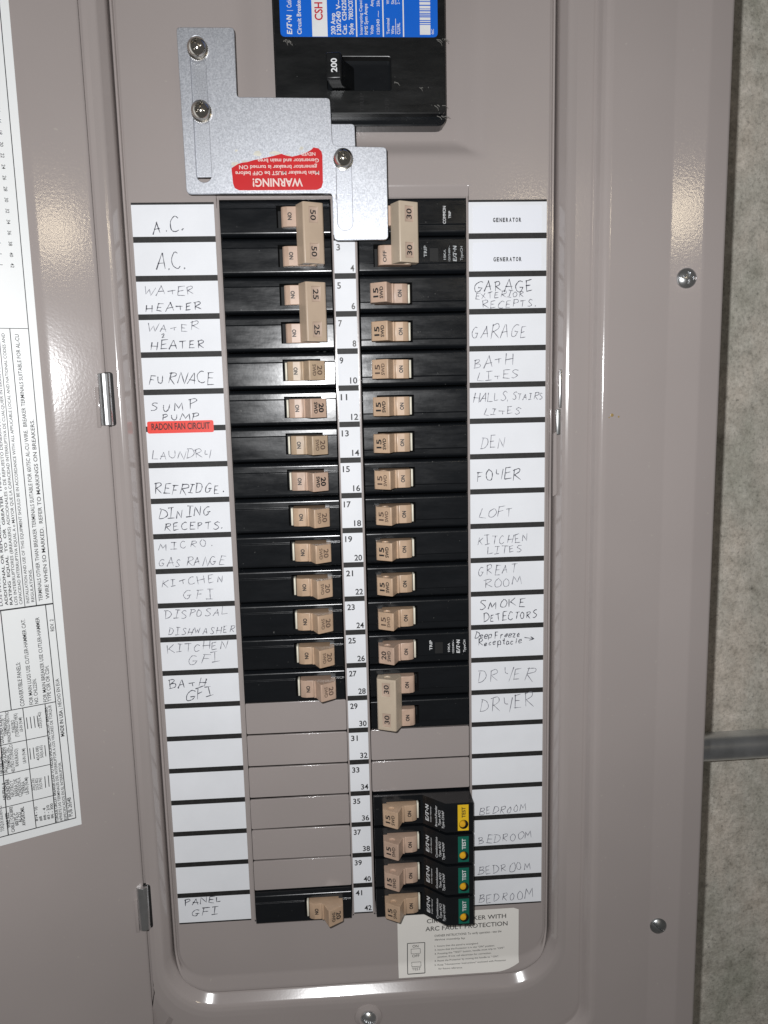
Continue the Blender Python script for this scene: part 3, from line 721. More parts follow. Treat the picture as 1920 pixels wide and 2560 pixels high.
dtext('CONVERTIBLE PANELS:', (212, 982), (172, 605), 1.9); dtext('FOR MAIN LUGS USE CUTLER-HAMMER CAT.', (288, 968), (214, 230), 1.75)
dtext('NO. CHL225N.', (332, 960), (310, 745), 1.75); dtext('FOR MAIN BREAKER USE CUTLER-HAMMER', (408, 945), (337, 215), 1.75); dtext('TYPE CSR OR CSH.', (444, 940), (418, 632), 1.75)
dtext('TORQUE CIRCUIT BREAKER LUGS TO VALUES SPECIFIED ON CIRCUIT BREAKERS.', (506, 1984), (408, 988), 1.3, .016)
dtext('APRIETE LAS TERMINALES DEL INTERRUPTOR A LOS VALORES DE TORQUE', (540, 1972), (440, 974), 1.35); dtext('ESPECIFICADOS EN EL INTERRUPTOR.', (578, 1962), (526, 1464), 1.35)
for s, a, b, h, bo in (('WIRE SIZE', (92, 2032), (75, 1902), 1.7, .014), ('CABLE / CALIBRE', (128, 2068), (106, 1850), 1.5, .008), ('60/75 C', (160, 2012), (148, 1900), 1.6, .014), ('AL-CU', (190, 1984), (180, 1898), 1.6, .014), ('AWG/KCMIL', (222, 2012), (204, 1850), 1.6, .014),
        ('#14 - 10', (327, 1976), (322, 1850), 1.35, .006), ('#8', (366, 1972), (360, 1932), 1.35, .006), ('#6 - 4', (398, 1966), (392, 1860), 1.35, .006), ('#3 - 2/0', (430, 1960), (424, 1836), 1.35, .006), ('#6 - 300', (462, 1952), (456, 1822), 1.35, .006),
        ('NEUTRAL &', (60, 1786), (46, 1640), 1.7, .016), ('GROUND BAR', (95, 1790), (76, 1610), 1.7, .016), ('NEUTRO Y', (126, 1762), (112, 1622), 1.6, 0), ('BARRA DE', (160, 1756), (145, 1610), 1.6, 0), ('CONEXION A', (192, 1762), (176, 1598), 1.6, 0), ('TIERRA', (222, 1738), (212, 1630), 1.6, 0), ('LB-IN (N-M)', (250, 1742), (238, 1596), 1.5, 0),
        ('20(2.26)', (302, 1712), (292, 1608), 1.35, 0), ('25(2.82)', (334, 1706), (324, 1606), 1.35, 0), ('35(3.96)', (366, 1700), (356, 1602), 1.35, 0),
        ('NEUTRAL LUG', (30, 1562), (12, 1420), 1.6, .014), ('(SLOTTED SCREW)', (62, 1560), (44, 1336), 1.6, .016), ('TERMINAL DEL', (94, 1524), (76, 1340), 1.6, 0), ('NEUTRO (TORNILLO', (130, 1556), (106, 1312), 1.6, 0), ('RANURADO)', (162, 1500), (152, 1350), 1.6, 0), ('LB-IN (N-M)', (226, 1474), (214, 1346), 1.5, 0),
        ('45(5.08)', (342, 1450), (330, 1330), 1.35, 0), ('50(5.65)', (374, 1428), (364, 1322), 1.35, 0),
        ('LUGS (HEX SCREW)', (32, 1302), (12, 1060), 1.6, .014), ('TERMINALES', (64, 1240), (50, 1086), 1.6, 0), ('PRINCIPALES NEUTRO', (98, 1292), (72, 1026), 1.6, 0), ('/TABLERO', (134, 1212), (122, 1102), 1.6, 0), ('(TORNILLO HEX)', (164, 1246), (146, 1046), 1.6, 0), ('LB-IN (N-M)', (198, 1202), (186, 1078), 1.5, 0), ('225(25.42)', (362, 1172), (350, 1034), 1.35, 0),
        ('TORQUE SIGUIENTES.', (38, 2062), (12, 1842), 1.7, 0)):
    dtext(s, a, b, h, bo)
for a, b in (((240, 1182), (228, 1082)), ((272, 1176), (260, 1076)), ((304, 1170), (292, 1070)), ((332, 1162), (320, 1066)), ((266, 1446), (256, 1348)), ((296, 1440), (286, 1342)), ((396, 1418), (386, 1322)), ((394, 1688), (386, 1590)), ((424, 1680), (416, 1582))):
    dline(dt, PD('A3', *a), PD('A3', *b), .38)
for n in range(6, 43, 2):
    y = 33.2 - (42 - n) / 2 * 4.97
    vs_, fs_ = glyphs(str(n), 0); k = 1.5 / CAP; x0 = min(q[0] for q in vs_)
    dt.add([dl(11.6 + p[1] * k, y + (p[0] - x0) * k, .27) for p in [(-q[0] * 0 + q[0], -q[1]) for q in vs_]], fs_) if False else dt.add([dl(13.1 - q[1] * k, y + (q[0] - x0) * k, .27) for q in vs_], fs_)
    dline(dt, (16.5, y + 1), (22, y + 1), .25) if n > 36 else None
part('printed_text', dt, 'ink', dlab, OD, closed=False)
# hinges: rolled zinc barrels set in slots at the seam
for k, (y0, y1, mt) in enumerate(((85.2, 111.6, 'zinc'), (369.3, 395.2, 'zinc'))):
    mb = MB(); prof = []
    for i in range(13): a = math.radians(-35 + 250 * i / 12); prof.append((-123.6 + 3.4 * math.cos(a), 6.4 + 2.9 * math.sin(a)))
    mb.prism(prof, y0, y1, 'y')
    hg = part('hinge_barrel', mb, mt, dr_t, OD, bevel=.35)
    mb = MB(); mb.box(-128.2, -126.4, y0 + 7, y1 + 1, 5.0, 8.6)
    part('hinge_leaf', mb, 'paint_smooth', hg, OD, bevel=.2)
    mb = MB(); mb.prism(rrect(-127.9, -119.2, y0 - .5, y1 + .4, 1.5, 4), 4.6, 6.12)
    part('hinge_slot', mb, 'void', hg, OD)

# ------------------------------------------------------------------ circuit breakers
XC = 35.5                                      # middle of a right-hand breaker
def lx(x): return x - XC
def body_mesh(afci=False):
    mb = MB()
    if not afci:
        # cross-section in (y, d): main face with a lower ledge along one side
        prof = fillet([(-9.3, -30), (-9.3, 1.2), (-8.3, 3.9), (4.05, 3.9), (4.35, 3.2), (7.9, 3.1), (9.3, 1.0), (9.3, -30)], [0, .6, .95, .2, .2, .8, .6, 0], 5)
        mb.prism(prof, lx(8.0), lx(62.9), 'x')
    else:
        prof = fillet([(lx(8.0), -30), (lx(8.0), 3.6), (lx(35.6), 3.6), (lx(47.6), 14.8), (lx(63.2), 14.8), (lx(63.2), -30)], [0, .5, .8, .9, .5, 0], 3)
        mb.prism(prof, -8.7, 8.7, 'y')
    me = mesh(mb, 'body', 'black')
    c = MB(); c.box(lx(15.2), lx(34.8), -5.35, 5.75, -9, 6)
    cuts = [mesh(c, 'cut', 'void')]
    if afci:
        c = MB(); c.lathe((lx(57.6), 4.2, 12.5), [(2.6, 0), (2.6, 5)], 22); cuts.append(mesh(c, 'cut', 'void'))
    return evaluated(me, 0, 2, cuts, 'body')
BODY = body_mesh(); BODY_AF = body_mesh(True)
def handle_mesh(mat, kind='single', off=False, half=4.85):
    pr = [(13.1, -3), (12.8, 9.6), (13.2, 10.25), (20.3, 14.45), (20.95, 14.35), (23.9, 7.8), (24.3, 8.1), (24.75, 8.05), (25.1, 7.1), (25.7, 7.25), (29.2, 7.2), (31.2, 6.5), (32.2, 5.6), (32.3, -3)]
    if kind == 'plain': pr = [(15.5, -3), (15.5, 5.0), (17, 6.4), (21, 7.0), (25.7, 7.2), (29.2, 7.2), (31.4, 6.5), (32.3, 5.4), (32.4, -3)]
    mb = MB(); mb.prism([(lx(x), d) for x, d in pr], -half + .45, half + .45, 'y')
    me = mesh(mb, 'handle', mat)
    cut = []
    if kind == 'single':
        c = MB(); c.lathe((lx(17.6), -half - 1, 9.3), [(1.9, 0), (1.9, 2.2)], 20, 'y'); cut = [mesh(c, 'cut', mat)]
    return evaluated(me, .28, 2, cut, 'handle')
HND = {k: handle_mesh(k) for k in ('tan', 'khaki', 'pink')}
HPL = {k: handle_mesh(k, 'plain') for k in ('tan', 'pink')}
def bar_mesh(mat):
    pr = [(12.0, 4), (11.2, 9.8), (11.7, 10.5), (20.6, 14.3), (21.3, 14.1), (24.9, 7.2), (24.6, 4.4)]
    mb = MB(); mb.prism([(lx(x), d) for x, d in pr], -14.6, 14.6, 'y')
    cut = []
    for yc in (-8.7, 8.7):
        c = MB(); u, v = BAR_U, BAR_N
        q = [(BAR_O + u * a + v * b) for a in (2.6, 7.1) for b in (-.45, 2)]
        vs = [(p.x, y, p.y) for y in (yc - 3.7, yc + 3.7) for p in q]
        c.add(vs, [(0, 1, 3, 2), (4, 6, 7, 5), (0, 4, 5, 1), (2, 3, 7, 6), (0, 2, 6, 4), (1, 5, 7, 3)]); cut.append(mesh(c, 'cut', 'window'))
    for s in (-1, 1):
        c = MB(); c.lathe((lx(17), s * 14.6 - .7, 8.6), [(1.9, 0), (1.9, 1.4)], 20, 'y'); cut.append(mesh(c, 'cut', mat))
    return evaluated(mesh(mb, 'handle_bar', mat), .3, 2, cut, 'handle_bar')
BAR_O = Vector((lx(11.5), 10.4)); BAR_U = (Vector((lx(20.9), 14.35)) - BAR_O).normalized(); BAR_N = Vector((-BAR_U.y, BAR_U.x))
BAR = {k: bar_mesh(k) for k in ('bar', 'barlight')}
fl = MB(); fl.box(lx(32.45), lx(33.5), -4.2, 5.0, -3, 4.4)
FLAG = evaluated(mesh(fl, 'trip_flag', 'cream'), .15, 1, name='trip_flag')
# lettering on the tilted face of a single handle: along the face towards the hinge side
FO = Vector((lx(13.2), 10.3)); FU = (Vector((lx(20.0), 14.3)) - FO).normalized(); FN = Vector((-FU.y, FU.x))
def face_pt(a, y, o=.06): p = FO + FU * a + FN * o; return (p.x, y, p.y)
UPY = (0, -1, 0)
def handle_print(rating, swd, mat, bold, offtxt='ON', small=False):
    mb = MB(); vdir = (-FU.x, 0, -FU.y)         # letter tops point to the number strip
    if rating:
        text(mb, rating, face_pt(4.0, 2.9), UPY, vdir, 2.75, width=4.7, bold=bold + .006)
        if swd: text(mb, swd, face_pt(6.7, 3.5), UPY, vdir, 1.85, width=5.8, bold=bold * 1.2 + .006)
    on = MB(); text(on, offtxt, (lx(28.9), 2.4 if offtxt == 'ON' else 4.0, 7.36), UPY, (-1, 0, .0), 1.9, width=3.7 if offtxt == 'ON' else 5.6, bold=max(bold, .03))
    return (mesh(mb, 'rating_print', mat, closed=False) if rating else None), mesh(on, 'position_print', 'ink', closed=False)
PRINT = {}
def get_print(*a):
    if a not in PRINT: PRINT[a] = handle_print(*a)
    return PRINT[a]
def row_y(r): return (r + .5) * PITCH
def add_handle(root, body, hm, pr, dy=0, flag=True):
    h = ob('handle', hm, root, L(0, dy, 0))
    for me in pr:
        if me: ob(me.name.split('.')[0], me, h)
    if flag: ob('trip_flag', FLAG, root, L(0, dy, 0))
    return h
def side_print(root, dy=0, half_hidden=False, mat='whiteprint'):
    mb = MB()
    text(mb, 'TRIP', (lx(42.6), 1.2 + dy, 4.0), UPY, (-1, 0, 0), 1.5, width=5.6, bold=.006)
    text(mb, '10KA', (lx(52.4), 2.6 + dy, 4.0), UPY, (-1, 0, 0), 1.15, width=5.0)
    text(mb, '120/240V~', (lx(54.7), 3.4 + dy, 4.0), UPY, (-1, 0, 0), .95, width=7.6)
    logo(mb, (lx(58.0), 3.5 + dy, 4.0), UPY, (-1, 0, 0), 1.9, 8.0)
    text(mb, 'TypeCH', (lx(61.1), 3.1 + dy, 4.0), UPY, (-1, 0, 0), 1.2, width=7.0)
    part('printed_marks', mb, mat, root, closed=False)
    mb = MB(); mb.prism(rrect(lx(44.0), lx(48.6), -3.1 + dy, 3.2 + dy, .3, 2), 3.6, 3.98)
    part('trip_window', mb, 'void', root)
    mb = MB()
    for x0, x1 in ((43.8, 44.1), (48.5, 48.8)): mb.box(lx(x0), lx(x1), -3.2 + dy, 3.3 + dy, 3.7, 4.06)
    part('window_edge', mb, 'black', root)
def place(root, col, y, mirror):
    x = XC if col else -34.0
    root.location = W(x, y, 0)
    if not col: root.rotation_euler = (0, math.pi, 0)
    return root
GRP = 'branch circuit breakers in the two columns'
def single(col, r, hand, rating, bold, label, ink='ink', extra=None):
    t = thing('circuit_breaker', label, 'circuit breaker', (0, 0, 0), GRP); place(t, col, row_y(r), 0)
    b = ob('body', BODY, t)
    dy = .0 if col else -.9
    h = add_handle(t, b, HND[hand], get_print(rating, 'SWD', ink, bold), dy)
    h.location.x += random.uniform(-.0002, .0002)
    if extra: side_print(t)
    return t
lab20 = '20 amp breaker with %s handle beside the %s label'
for r, nm, hand, bold, ink in ((4, 'FURNACE', 'khaki', .002, 'softink'), (5, 'SUMP PUMP', 'pink', .020, 'ink'), (6, 'LAUNDRY', 'khaki', .0, 'softink'), (7, 'REFRIDGE.', 'pink', .020, 'ink'), (8, 'DINING RECEPTS.', 'tan', .0, 'softink'),
        (9, 'MICRO. GAS RANGE', 'tan', .0, 'softink'), (10, 'KITCHEN GFI label above DISPOSAL', 'tan', .0, 'softink'), (11, 'DISPOSAL DISHWASHER', 'tan', .0, 'softink'), (12, 'KITCHEN GFI label above BATH GFI', 'tan', .0, 'softink'), (13, 'BATH GFI', 'pink', .0, 'softink'), (20, 'PANEL GFI', 'tan', .006, 'ink')):
    l_txt = '20 amp single black breaker with %s handle beside %s%s' % ('pinkish' if hand == 'pink' else 'tan', nm, '' if 'label' in nm else ' label')
    single(0, r, hand, '20', bold, l_txt, ink)
for r, nm, hand, bold in ((2, 'GARAGE EXTERIOR RECEPTS.', 'pink', .010), (3, 'GARAGE', 'tan', .012), (4, 'BATH LITES', 'tan', .004), (5, 'HALLS, STAIRS LITES', 'tan', .012), (6, 'DEN', 'tan', .010), (7, 'FOYER', 'tan', .004), (8, 'LOFT', 'tan', .006), (9, 'KITCHEN LITES', 'tan', .012), (10, 'GREAT ROOM', 'tan', .012), (11, 'SMOKE DETECTORS', 'tan', .004)):
    single(1, r, hand, '15', bold, '15 amp single black breaker with %s handle beside %s label' % ('pinkish' if hand == 'pink' else 'tan', nm), 'softink' if bold < .007 else 'ink')
single(1, 12, 'pink', '20', .004, '20 amp single breaker with white TRIP lettering beside Deep Freeze Receptacle label', 'ink', extra=True)

def double(col, r, rating, barmat, label, off=False, marks=False):
    t = thing('circuit_breaker', label, 'circuit breaker', (0, 0, 0), GRP); place(t, col, (r + 1) * PITCH, 0)
    yo = .4 if col else -.4
    for s in (-1, 1):
        ob('body', BODY, t, L(0, s * PITCH / 2, 0))
    hp = HPL['pink']
    flip = Matrix.Scale(-1, 4, (1, 0, 0)) if off else None
    for s in (-1, 1):
        h = ob('handle', hp, t, L(0, s * PITCH / 2 - (0 if col else .9), 0))
        if off:
            h.rotation_euler = (0, math.pi, 0); h.location = L(-21.1, s * PITCH / 2 + .9, 0)
            on = MB(); text(on, 'OFF', (lx(21.6) , 4.0, 7.30), UPY, (-1, 0, 0), 1.75, width=5.6, bold=.012)
            part('position_print', on, 'ink', t, lambda x, y, d, s=s: L(x, y + s * PITCH / 2, d), closed=False)
        else:
            ob('position_print', get_print('', '', 'ink', .006)[1], h)
    b = ob('handle_bar', BAR[barmat], t)
    if off: b.rotation_euler = (0, math.pi, 0); b.location = L(-21.1 - .9, 0, 0)
    for yc in (-8.7, 8.7):
        mb = MB()
        def bp(a, y, o): p = BAR_O + BAR_U * a + BAR_N * o; return (p.x, y, p.y)
        if not off: text(mb, rating, bp(6.3, yc + 2.4, -.38), UPY, (-BAR_U.x, 0, -BAR_U.y), 2.8, width=5.0, bold=.008)
        else: text(mb, rating, bp(3.3, yc - 2.4, -.38), (0, 1, 0), (BAR_U.x, 0, BAR_U.y), 2.8, width=5.0, bold=.008)
        part('rating_print', mb, 'ink', b, closed=False)
    if marks:
        mb = MB()
        text(mb, 'COMMON', (lx(52.6), 4.0 - PITCH / 2, 4.0), UPY, (-1, 0, 0), 1.5, width=8.6); text(mb, 'TRIP', (lx(55.2), 1.4 - PITCH / 2, 4.0), UPY, (-1, 0, 0), 1.2, width=3.6)
        part('printed_marks', mb, 'whiteprint', t, closed=False)
        side_print(t, PITCH / 2, mat='dimprint')
    return t
double(0, 0, '50', 'bar', 'double 50 amp breaker with tan joined handle beside the two A.C. labels')
double(0, 2, '25', 'bar', 'double 25 amp breaker with tan joined handle beside the two WATER HEATER labels')
double(1, 0, '30', 'barlight', 'double 30 amp breaker switched OFF beside the two GENERATOR labels', off=True, marks=True)
double(1, 13, '30', 'barlight', 'double 30 amp breaker switched ON beside the two DRYER labels')

def sl(a, y, o=.06):                           # point on the slope of an arc-fault breaker
    p0 = Vector((lx(35.6), 3.6)); u = (Vector((lx(47.6), 14.8)) - p0).normalized(); n_ = Vector((-u.y, u.x)); p = p0 + u * a + n_ * o
    return (p.x, y, p.y)
SV = (Vector(sl(0, 0)) - Vector(sl(1, 0))).normalized()
for k, (nm, lm, first) in enumerate((('yellow', 'yellow', 'Branch/Feeder'), ('green', 'green', 'Combination'), ('green', 'green', 'Combination'), ('green', 'green', 'Combination'))):
    r = 17 + k
    lbl = ['black arc-fault breaker with a yellow TEST label, topmost of its four', 'arc-fault breaker with green TEST label directly under the yellow one', 'third arc-fault breaker down, green TEST label, between two other green ones', 'lowest arc-fault breaker, green TEST label, just above the off-white instruction sticker'][k]
    t = thing('arc_fault_breaker', lbl, 'circuit breaker', (0, 0, 0), 'arc-fault breakers at the foot of the right column'); place(t, 1, row_y(r), 1)
    b = ob('body', BODY_AF, t)
    add_handle(t, b, HND['tan' if k in (0, 3) else 'pink'], get_print('15', 'SWD', 'ink', .004), 0)
    mb = MB()
    logo(mb, sl(4.6, 6.0), UPY, SV, 2.3, 10.4)
    text(mb, 'Cutler-Hammer', sl(6.4, 5.9), UPY, SV, .85, width=9.6)
    text(mb, first, sl(10.4, 7.2), UPY, SV, 1.35, width=12.6, bold=.004); text(mb, 'Type AFCI', sl(12.8, 6.0), UPY, SV, 1.45, width=9.2, bold=.004); text(mb, 'Type CHAF', sl(15.2, 6.9), UPY, SV, 1.45, width=10.6, bold=.004)
    part('printed_marks', mb, 'whiteprint', t, closed=False)
    mb = MB(); hole = (lx(57.6), 4.2); ring_o = rrect(lx(54.3), lx(60.4), -7.6, 7.9, .3, 2); n_h = 22
    # label with a round hole: wedge quads from the hole to the outline
    outer = []
    for i in range(n_h):
        a = 2 * math.pi * i / n_h; dx, dy_ = math.cos(a), math.sin(a)
        tx = ((lx(60.4) if dx > 0 else lx(54.3)) - hole[0]) / dx if abs(dx) > 1e-6 else 1e9
        ty = ((7.9 if dy_ > 0 else -7.6) - hole[1]) / dy_ if abs(dy_) > 1e-6 else 1e9
        tt = min(tx, ty); outer.append((hole[0] + dx * tt, hole[1] + dy_ * tt))
    x0_, x1_ = lx(54.3), lx(60.4); ya, yb_ = hole[1] - 2.75, hole[1] + 2.75
    mb.quad((x0_, -7.6, 14.87), (x1_, -7.6, 14.87), (x1_, ya, 14.87), (x0_, ya, 14.87)); mb.quad((x0_, yb_, 14.87), (x1_, yb_, 14.87), (x1_, 7.9, 14.87), (x0_, 7.9, 14.87))
    m_ = 6
    for sgn in (-1, 1):
        xe = x1_ if sgn > 0 else x0_
        for i in range(2 * m_):
            a0 = -math.pi / 2 + math.pi * i / (2 * m_); a1 = -math.pi / 2 + math.pi * (i + 1) / (2 * m_)
            p0 = (hole[0] + sgn * 2.62 * math.cos(a0), hole[1] + 2.75 * math.sin(a0)); p1 = (hole[0] + sgn * 2.62 * math.cos(a1), hole[1] + 2.75 * math.sin(a1))
            mb.quad((p0[0], p0[1], 14.87), (xe, p0[1], 14.87), (xe, p1[1], 14.87), (p1[0], p1[1], 14.87))
    tl = part('test_label', mb, lm, t, closed=False)
    mb = MB(); text(mb, 'TEST', (lx(58.6), .2, 14.93), UPY, (-1, 0, 0), 2.0, width=6.4, bold=.012)
    part('printed_text', mb, 'ink' if k == 0 else 'whiteprint', tl, closed=False)
    mb = MB(); mb.lathe((lx(57.0), 4.5, 5.0), [(1.95, 0), (1.95, 9.0), (1.6, 9.5), (.6, 9.7)], 22)
    part('test_button', mb, 'amber', t)

# ------------------------------------------------------------------ main breaker
mbk = thing('main_breaker', 'big black 200 amp main breaker with blue and white rating label', 'main breaker', (11, -33, 0))
OM = lambda x, y, d: L(x - 11, y + 33, d)
b = MB(); b.prism(fillet([(-30.3, YT), (52.3, YT), (52.3, -37.3), (-30.3, -37.3)], [0, 0, 2.5, 2.5]), -20, 10)
c1 = MB(); c1.prism(rrect(-5.5, 25.6, -63.2, -48.0, 1.2, 3), -6, 14)
part('case', b, 'black_matt', mbk, OM, bevel=.5, cut=[mesh(c1, 'cut', 'void', OM)])
b = MB(); b.prism(fillet([(-31.2, YT), (53.2, YT), (53.2, -33.1), (-31.2, -33.1)], [0, 0, 4.5, 4.5]), -20, 5.2)
part('case_lip', b, 'black', mbk, OM, bevel=.6)
b = MB(); b.prism([(-6.2, 22.0), (1.2, 22.6), (2.2, 15), (9.5, 2), (-2.0, 2), (-4.6, 14)], -60.4, -48.4, 'y')
tg = part('toggle', b, 'black_matt', mbk, OM, bevel=.9, seg=3)
b = MB(); text(b, '200', (-.9, -51.4, 22.5), UPY, (-1, 0, -.08), 2.7, width=6.1, bold=.014)
part('printed_rating', b, 'whiteprint', tg, OM, closed=False)
b = MB(); b.prism(fillet([(-27.3, YT), (48.7, YT), (48.7, -72.0), (-27.3, -72.0)], [0, 0, 2.2, 2.2]), 9.9, 10.12)
bl = part('rating_label', b, 'blue', mbk, OM)
ZB = 10.2
def B8(x, y): return P('B8', x, y, ZB)
b = MB(); xa, xb = B8(350, 300)[0], B8(498, 300)[0]; b.quad((xa, -72.1, ZB), (xb, -72.1, ZB), (xb, YT, ZB), (xa, YT, ZB))
for x in (778, 1035, 1230):
    q = B8(x, 300)[0]; b.quad((q - .3, -72.1, ZB), (q + .3, -72.1, ZB), (q + .3, YT, ZB), (q - .3, YT, ZB))
x0, x1 = B8(1388, 300)[0], B8(1490, 300)[0]
yA = B8(1390, 335)[1]; yB = B8(1390, 240)[1]; b.quad((x0, yA, ZB), (x1, yA, ZB), (x1, yB, ZB), (x0, yB, ZB))
yc = yB - .35; rb = random.Random(3)
while yc > YT + 4:
    w = rb.choice((.3, .45, .7, 1.2)); b.quad((x0, yc, ZB), (x1, yc, ZB), (x1, yc - w, ZB), (x0, yc - w, ZB)); yc -= w + rb.choice((.3, .4, .5))
o_, e_ = B8(157, 330), B8(157, 150); logo(b, (o_[0], o_[1], ZB), UPY, (-1, 0, 0), 2.5, o_[1] - e_[1] + .6)
for s, x, y0, y1, h, bo in (('|  Cutler-Hammer', 150, 103, -180, 2.2, 0), ('Circuit Breaker', 247, 330, -20, 2.0, .006), ('200 Amp', 574, 333, 126, 2.05, .010), ('120/240 V~', 628, 333, 2, 2.05, .010), ('Cat.  CSH2200N', 684, 333, -80, 2.05, .010), ('Style  7803C07G21', 747, 333, -110, 2.05, .010),
        ('Interrupting Capacity', 836, 333, -40, 1.35, 0), ('RMS Sym Amps', 886, 333, 36, 1.5, .006), ('Volts', 940, 333, 244, 1.5, .004), ('Amps', 940, 64, -30, 1.5, .004), ('120/240', 1000, 330, 185, 1.4, .004), ('~', 1000, 165, 105, 1.5, 0), ('35k', 1000, 62, 0, 1.4, 0),
        ('Terminal', 1096, 330, 176, 1.4, .004), ('Wire', 1140, 330, 250, 1.4, .004), ('CU/AL', 1198, 330, 220, 1.6, .004), ('Wire', 1092, 40, -40, 1.4, 0), ('Size', 1140, 40, -30, 1.4, 0), ('2 - 250', 1192, 40, -60, 1.4, 0), ('06C', 1522, 330, 280, 1.1, 0)):
    o_, e_ = B8(x, y0), B8(x, y1); text(b, s, (o_[0], o_[1], ZB), UPY, (-1, 0, 0), h, width=abs(o_[1] - e_[1]), bold=bo)
for x, y0, y1 in ((1153, 332, 180), (1153, 45, -60)):
    o_, e_ = B8(x, y0), B8(x, y1); b.quad((o_[0], o_[1], ZB), (o_[0] + .25, o_[1], ZB), (o_[0] + .25, e_[1], ZB), (o_[0], e_[1], ZB))
part('printed_marks', b, 'whiteprint', bl, OM, closed=False)
b = MB(); o_, e_ = B8(450, 196), B8(450, 22); text(b, 'CSH', (o_[0], o_[1], ZB + .08), UPY, (-1, 0, 0), 3.7, width=o_[1] - e_[1], bold=.012)
part('printed_type', b, 'crimson', bl, OM, closed=False)
b = MB()                                        # faint moulded words under the toggle and scuffs
for s, x in (('ON', 565), ('TRIP', 850), ('OFF', 1090)):
    o_ = B8(x, 1085); text(b, s, (o_[0], o_[1], 10.03), UPY, (-1, 0, 0), 1.9, width=2.3 * len(s))
part('moulded_words', b, mat_plain('moulded_black', (.018, .018, .019), .3), mbk, OM, closed=False)
b = MB(); rr_ = random.Random(5)
for x, y, n_ in ((100, 395, 7), (1585, 385, 6), (1415, 855, 2), (1110, 800, 2), (1560, 1020, 3), (1590, 1125, 4)):
    for k in range(n_):
        o_ = P('B8', x + rr_.uniform(-45, 45), y + rr_.uniform(-12, 12), 10); a = rr_.uniform(-.6, .6); l = rr_.uniform(.5, 2.0)
        ribbon(b, [(o_[0], o_[1]), (o_[0] + l * math.cos(a), o_[1] + l * math.sin(a)), (o_[0] + 1.7 * l * math.cos(a + .3), o_[1] + 1.7 * l * math.sin(a + .3))], .3, 10.04, rr_)
part('scuff', b, mat_plain('scuffed_grey', (.14, .135, .125), .7), mbk, OM, closed=False)

# ------------------------------------------------------------------ generator interlock
pd = 14.2
def C1p(x, y, d=pd): return P('Z1', x, y, d)
plate = thing('interlock_plate', 'stepped silver interlock plate with slots and a torn red WARNING sticker', 'metal plate', (-40, 22, pd - 1.6))
OP = lambda x, y, d: L(x + 40, y - 22, d - pd + 1.6)
out = [C1p(75, 125), C1p(341, 125), C1p(354, 447), C1p(783, 451), C1p(795, 672), C1p(1044, 678), C1p(1052, 1104), C1p(803, 1106), C1p(793, 890), C1p(122, 892)]
out[1] = (out[1][0], out[0][1]); 
b = MB(); b.prism(fillet(out, [1.8, 1.8, 1.8, 1.8, 2.6, 1.8, 2.2, 1.8, 1.8, 2.2]), pd - 1.9, pd)
def slot_poly(x, y0, y1, w): return rrect(x - w / 2, x + w / 2, y0, y1, w / 2 - .01, 8)
cuts = []
sl1 = (-66.6, -70.5, -4.6, 7.3); sl2 = (1.15, -18.5, 18.4, 7.5)
for x, y0, y1, w in (sl1, sl2):
    c = MB(); c.prism(slot_poly(x, y0, y1, w), pd - 4, pd + 2); cuts.append(mesh(c, 'cut', 'alu', OP))
part('plate_body', b, 'alu', plate, OP, bevel=.32, cut=cuts)
q = [(515, 1440), (500, 1300), (560, 1262), (600, 1250), (640, 1246), (700, 1228), (760, 1216), (820, 1204), (880, 1190), (950, 1171), (1000, 1188), (1050, 1196), (1100, 1184), (1135, 1176), (1180, 1158), (1218, 1136), (1240, 1113), (1285, 1122), (1312, 1150), (1320, 1185), (1325, 1430), (1312, 1475), (1272, 1496), (570, 1500), (530, 1480)]
b = MB(); b.prism([P('C1', x, y, pd) for x, y in q], pd - .05, pd + .12)
ws = part('warning_sticker', b, 'red', plate, OP)
b = MB()
for s, x0, x1, y, h, bo in (('WARNING!', 1142, 690, 1394, 70, .016), ('Main breaker MUST be OFF before', 1290, 535, 1326, 34, .008), ('generator breaker is turned ON', 1272, 568, 1272, 34, .008), ('Generator and main brea', 1288, 735, 1214, 34, .008), ('NEVER', 1256, 1125, 1158, 30, .008)):
    A_, B_ = P('C1', x0, y, pd), P('C1', x1, y, pd); T_ = P('C1', x0, y + h, pd)
    text(b, s, (A_[0], A_[1], pd + .2), (-1, 0, 0), (0, 1, 0), T_[1] - A_[1], width=A_[0] - B_[0], bold=bo)
part('printed_text', b, mat_plain('pinkish_white_print', (.78, .62, .58), .5), ws, OP, closed=False)
b = MB(); rr_ = random.Random(11)
for cx, cy, w, h in ((735, 1168, 44, 26), (905, 1166, 60, 22), (535, 1268, 44, 26), (545, 1140, 14, 12), (1130, 1120, 20, 16), (620, 1240, 40, 10), (1010, 1182, 26, 10)):
    pl = []
    for i in range(11):
        a = 2 * math.pi * i / 11; k = rr_.uniform(.6, 1.15); pl.append(P('C1', cx + w * k * math.cos(a), cy + h * k * math.sin(a), pd))
    b.prism(pl, pd - .05, pd + .07)
part('glue_residue', b, mat_plain('paper_residue', (.66, .64, .56), .8, var=.2, scale=300), plate, OP)
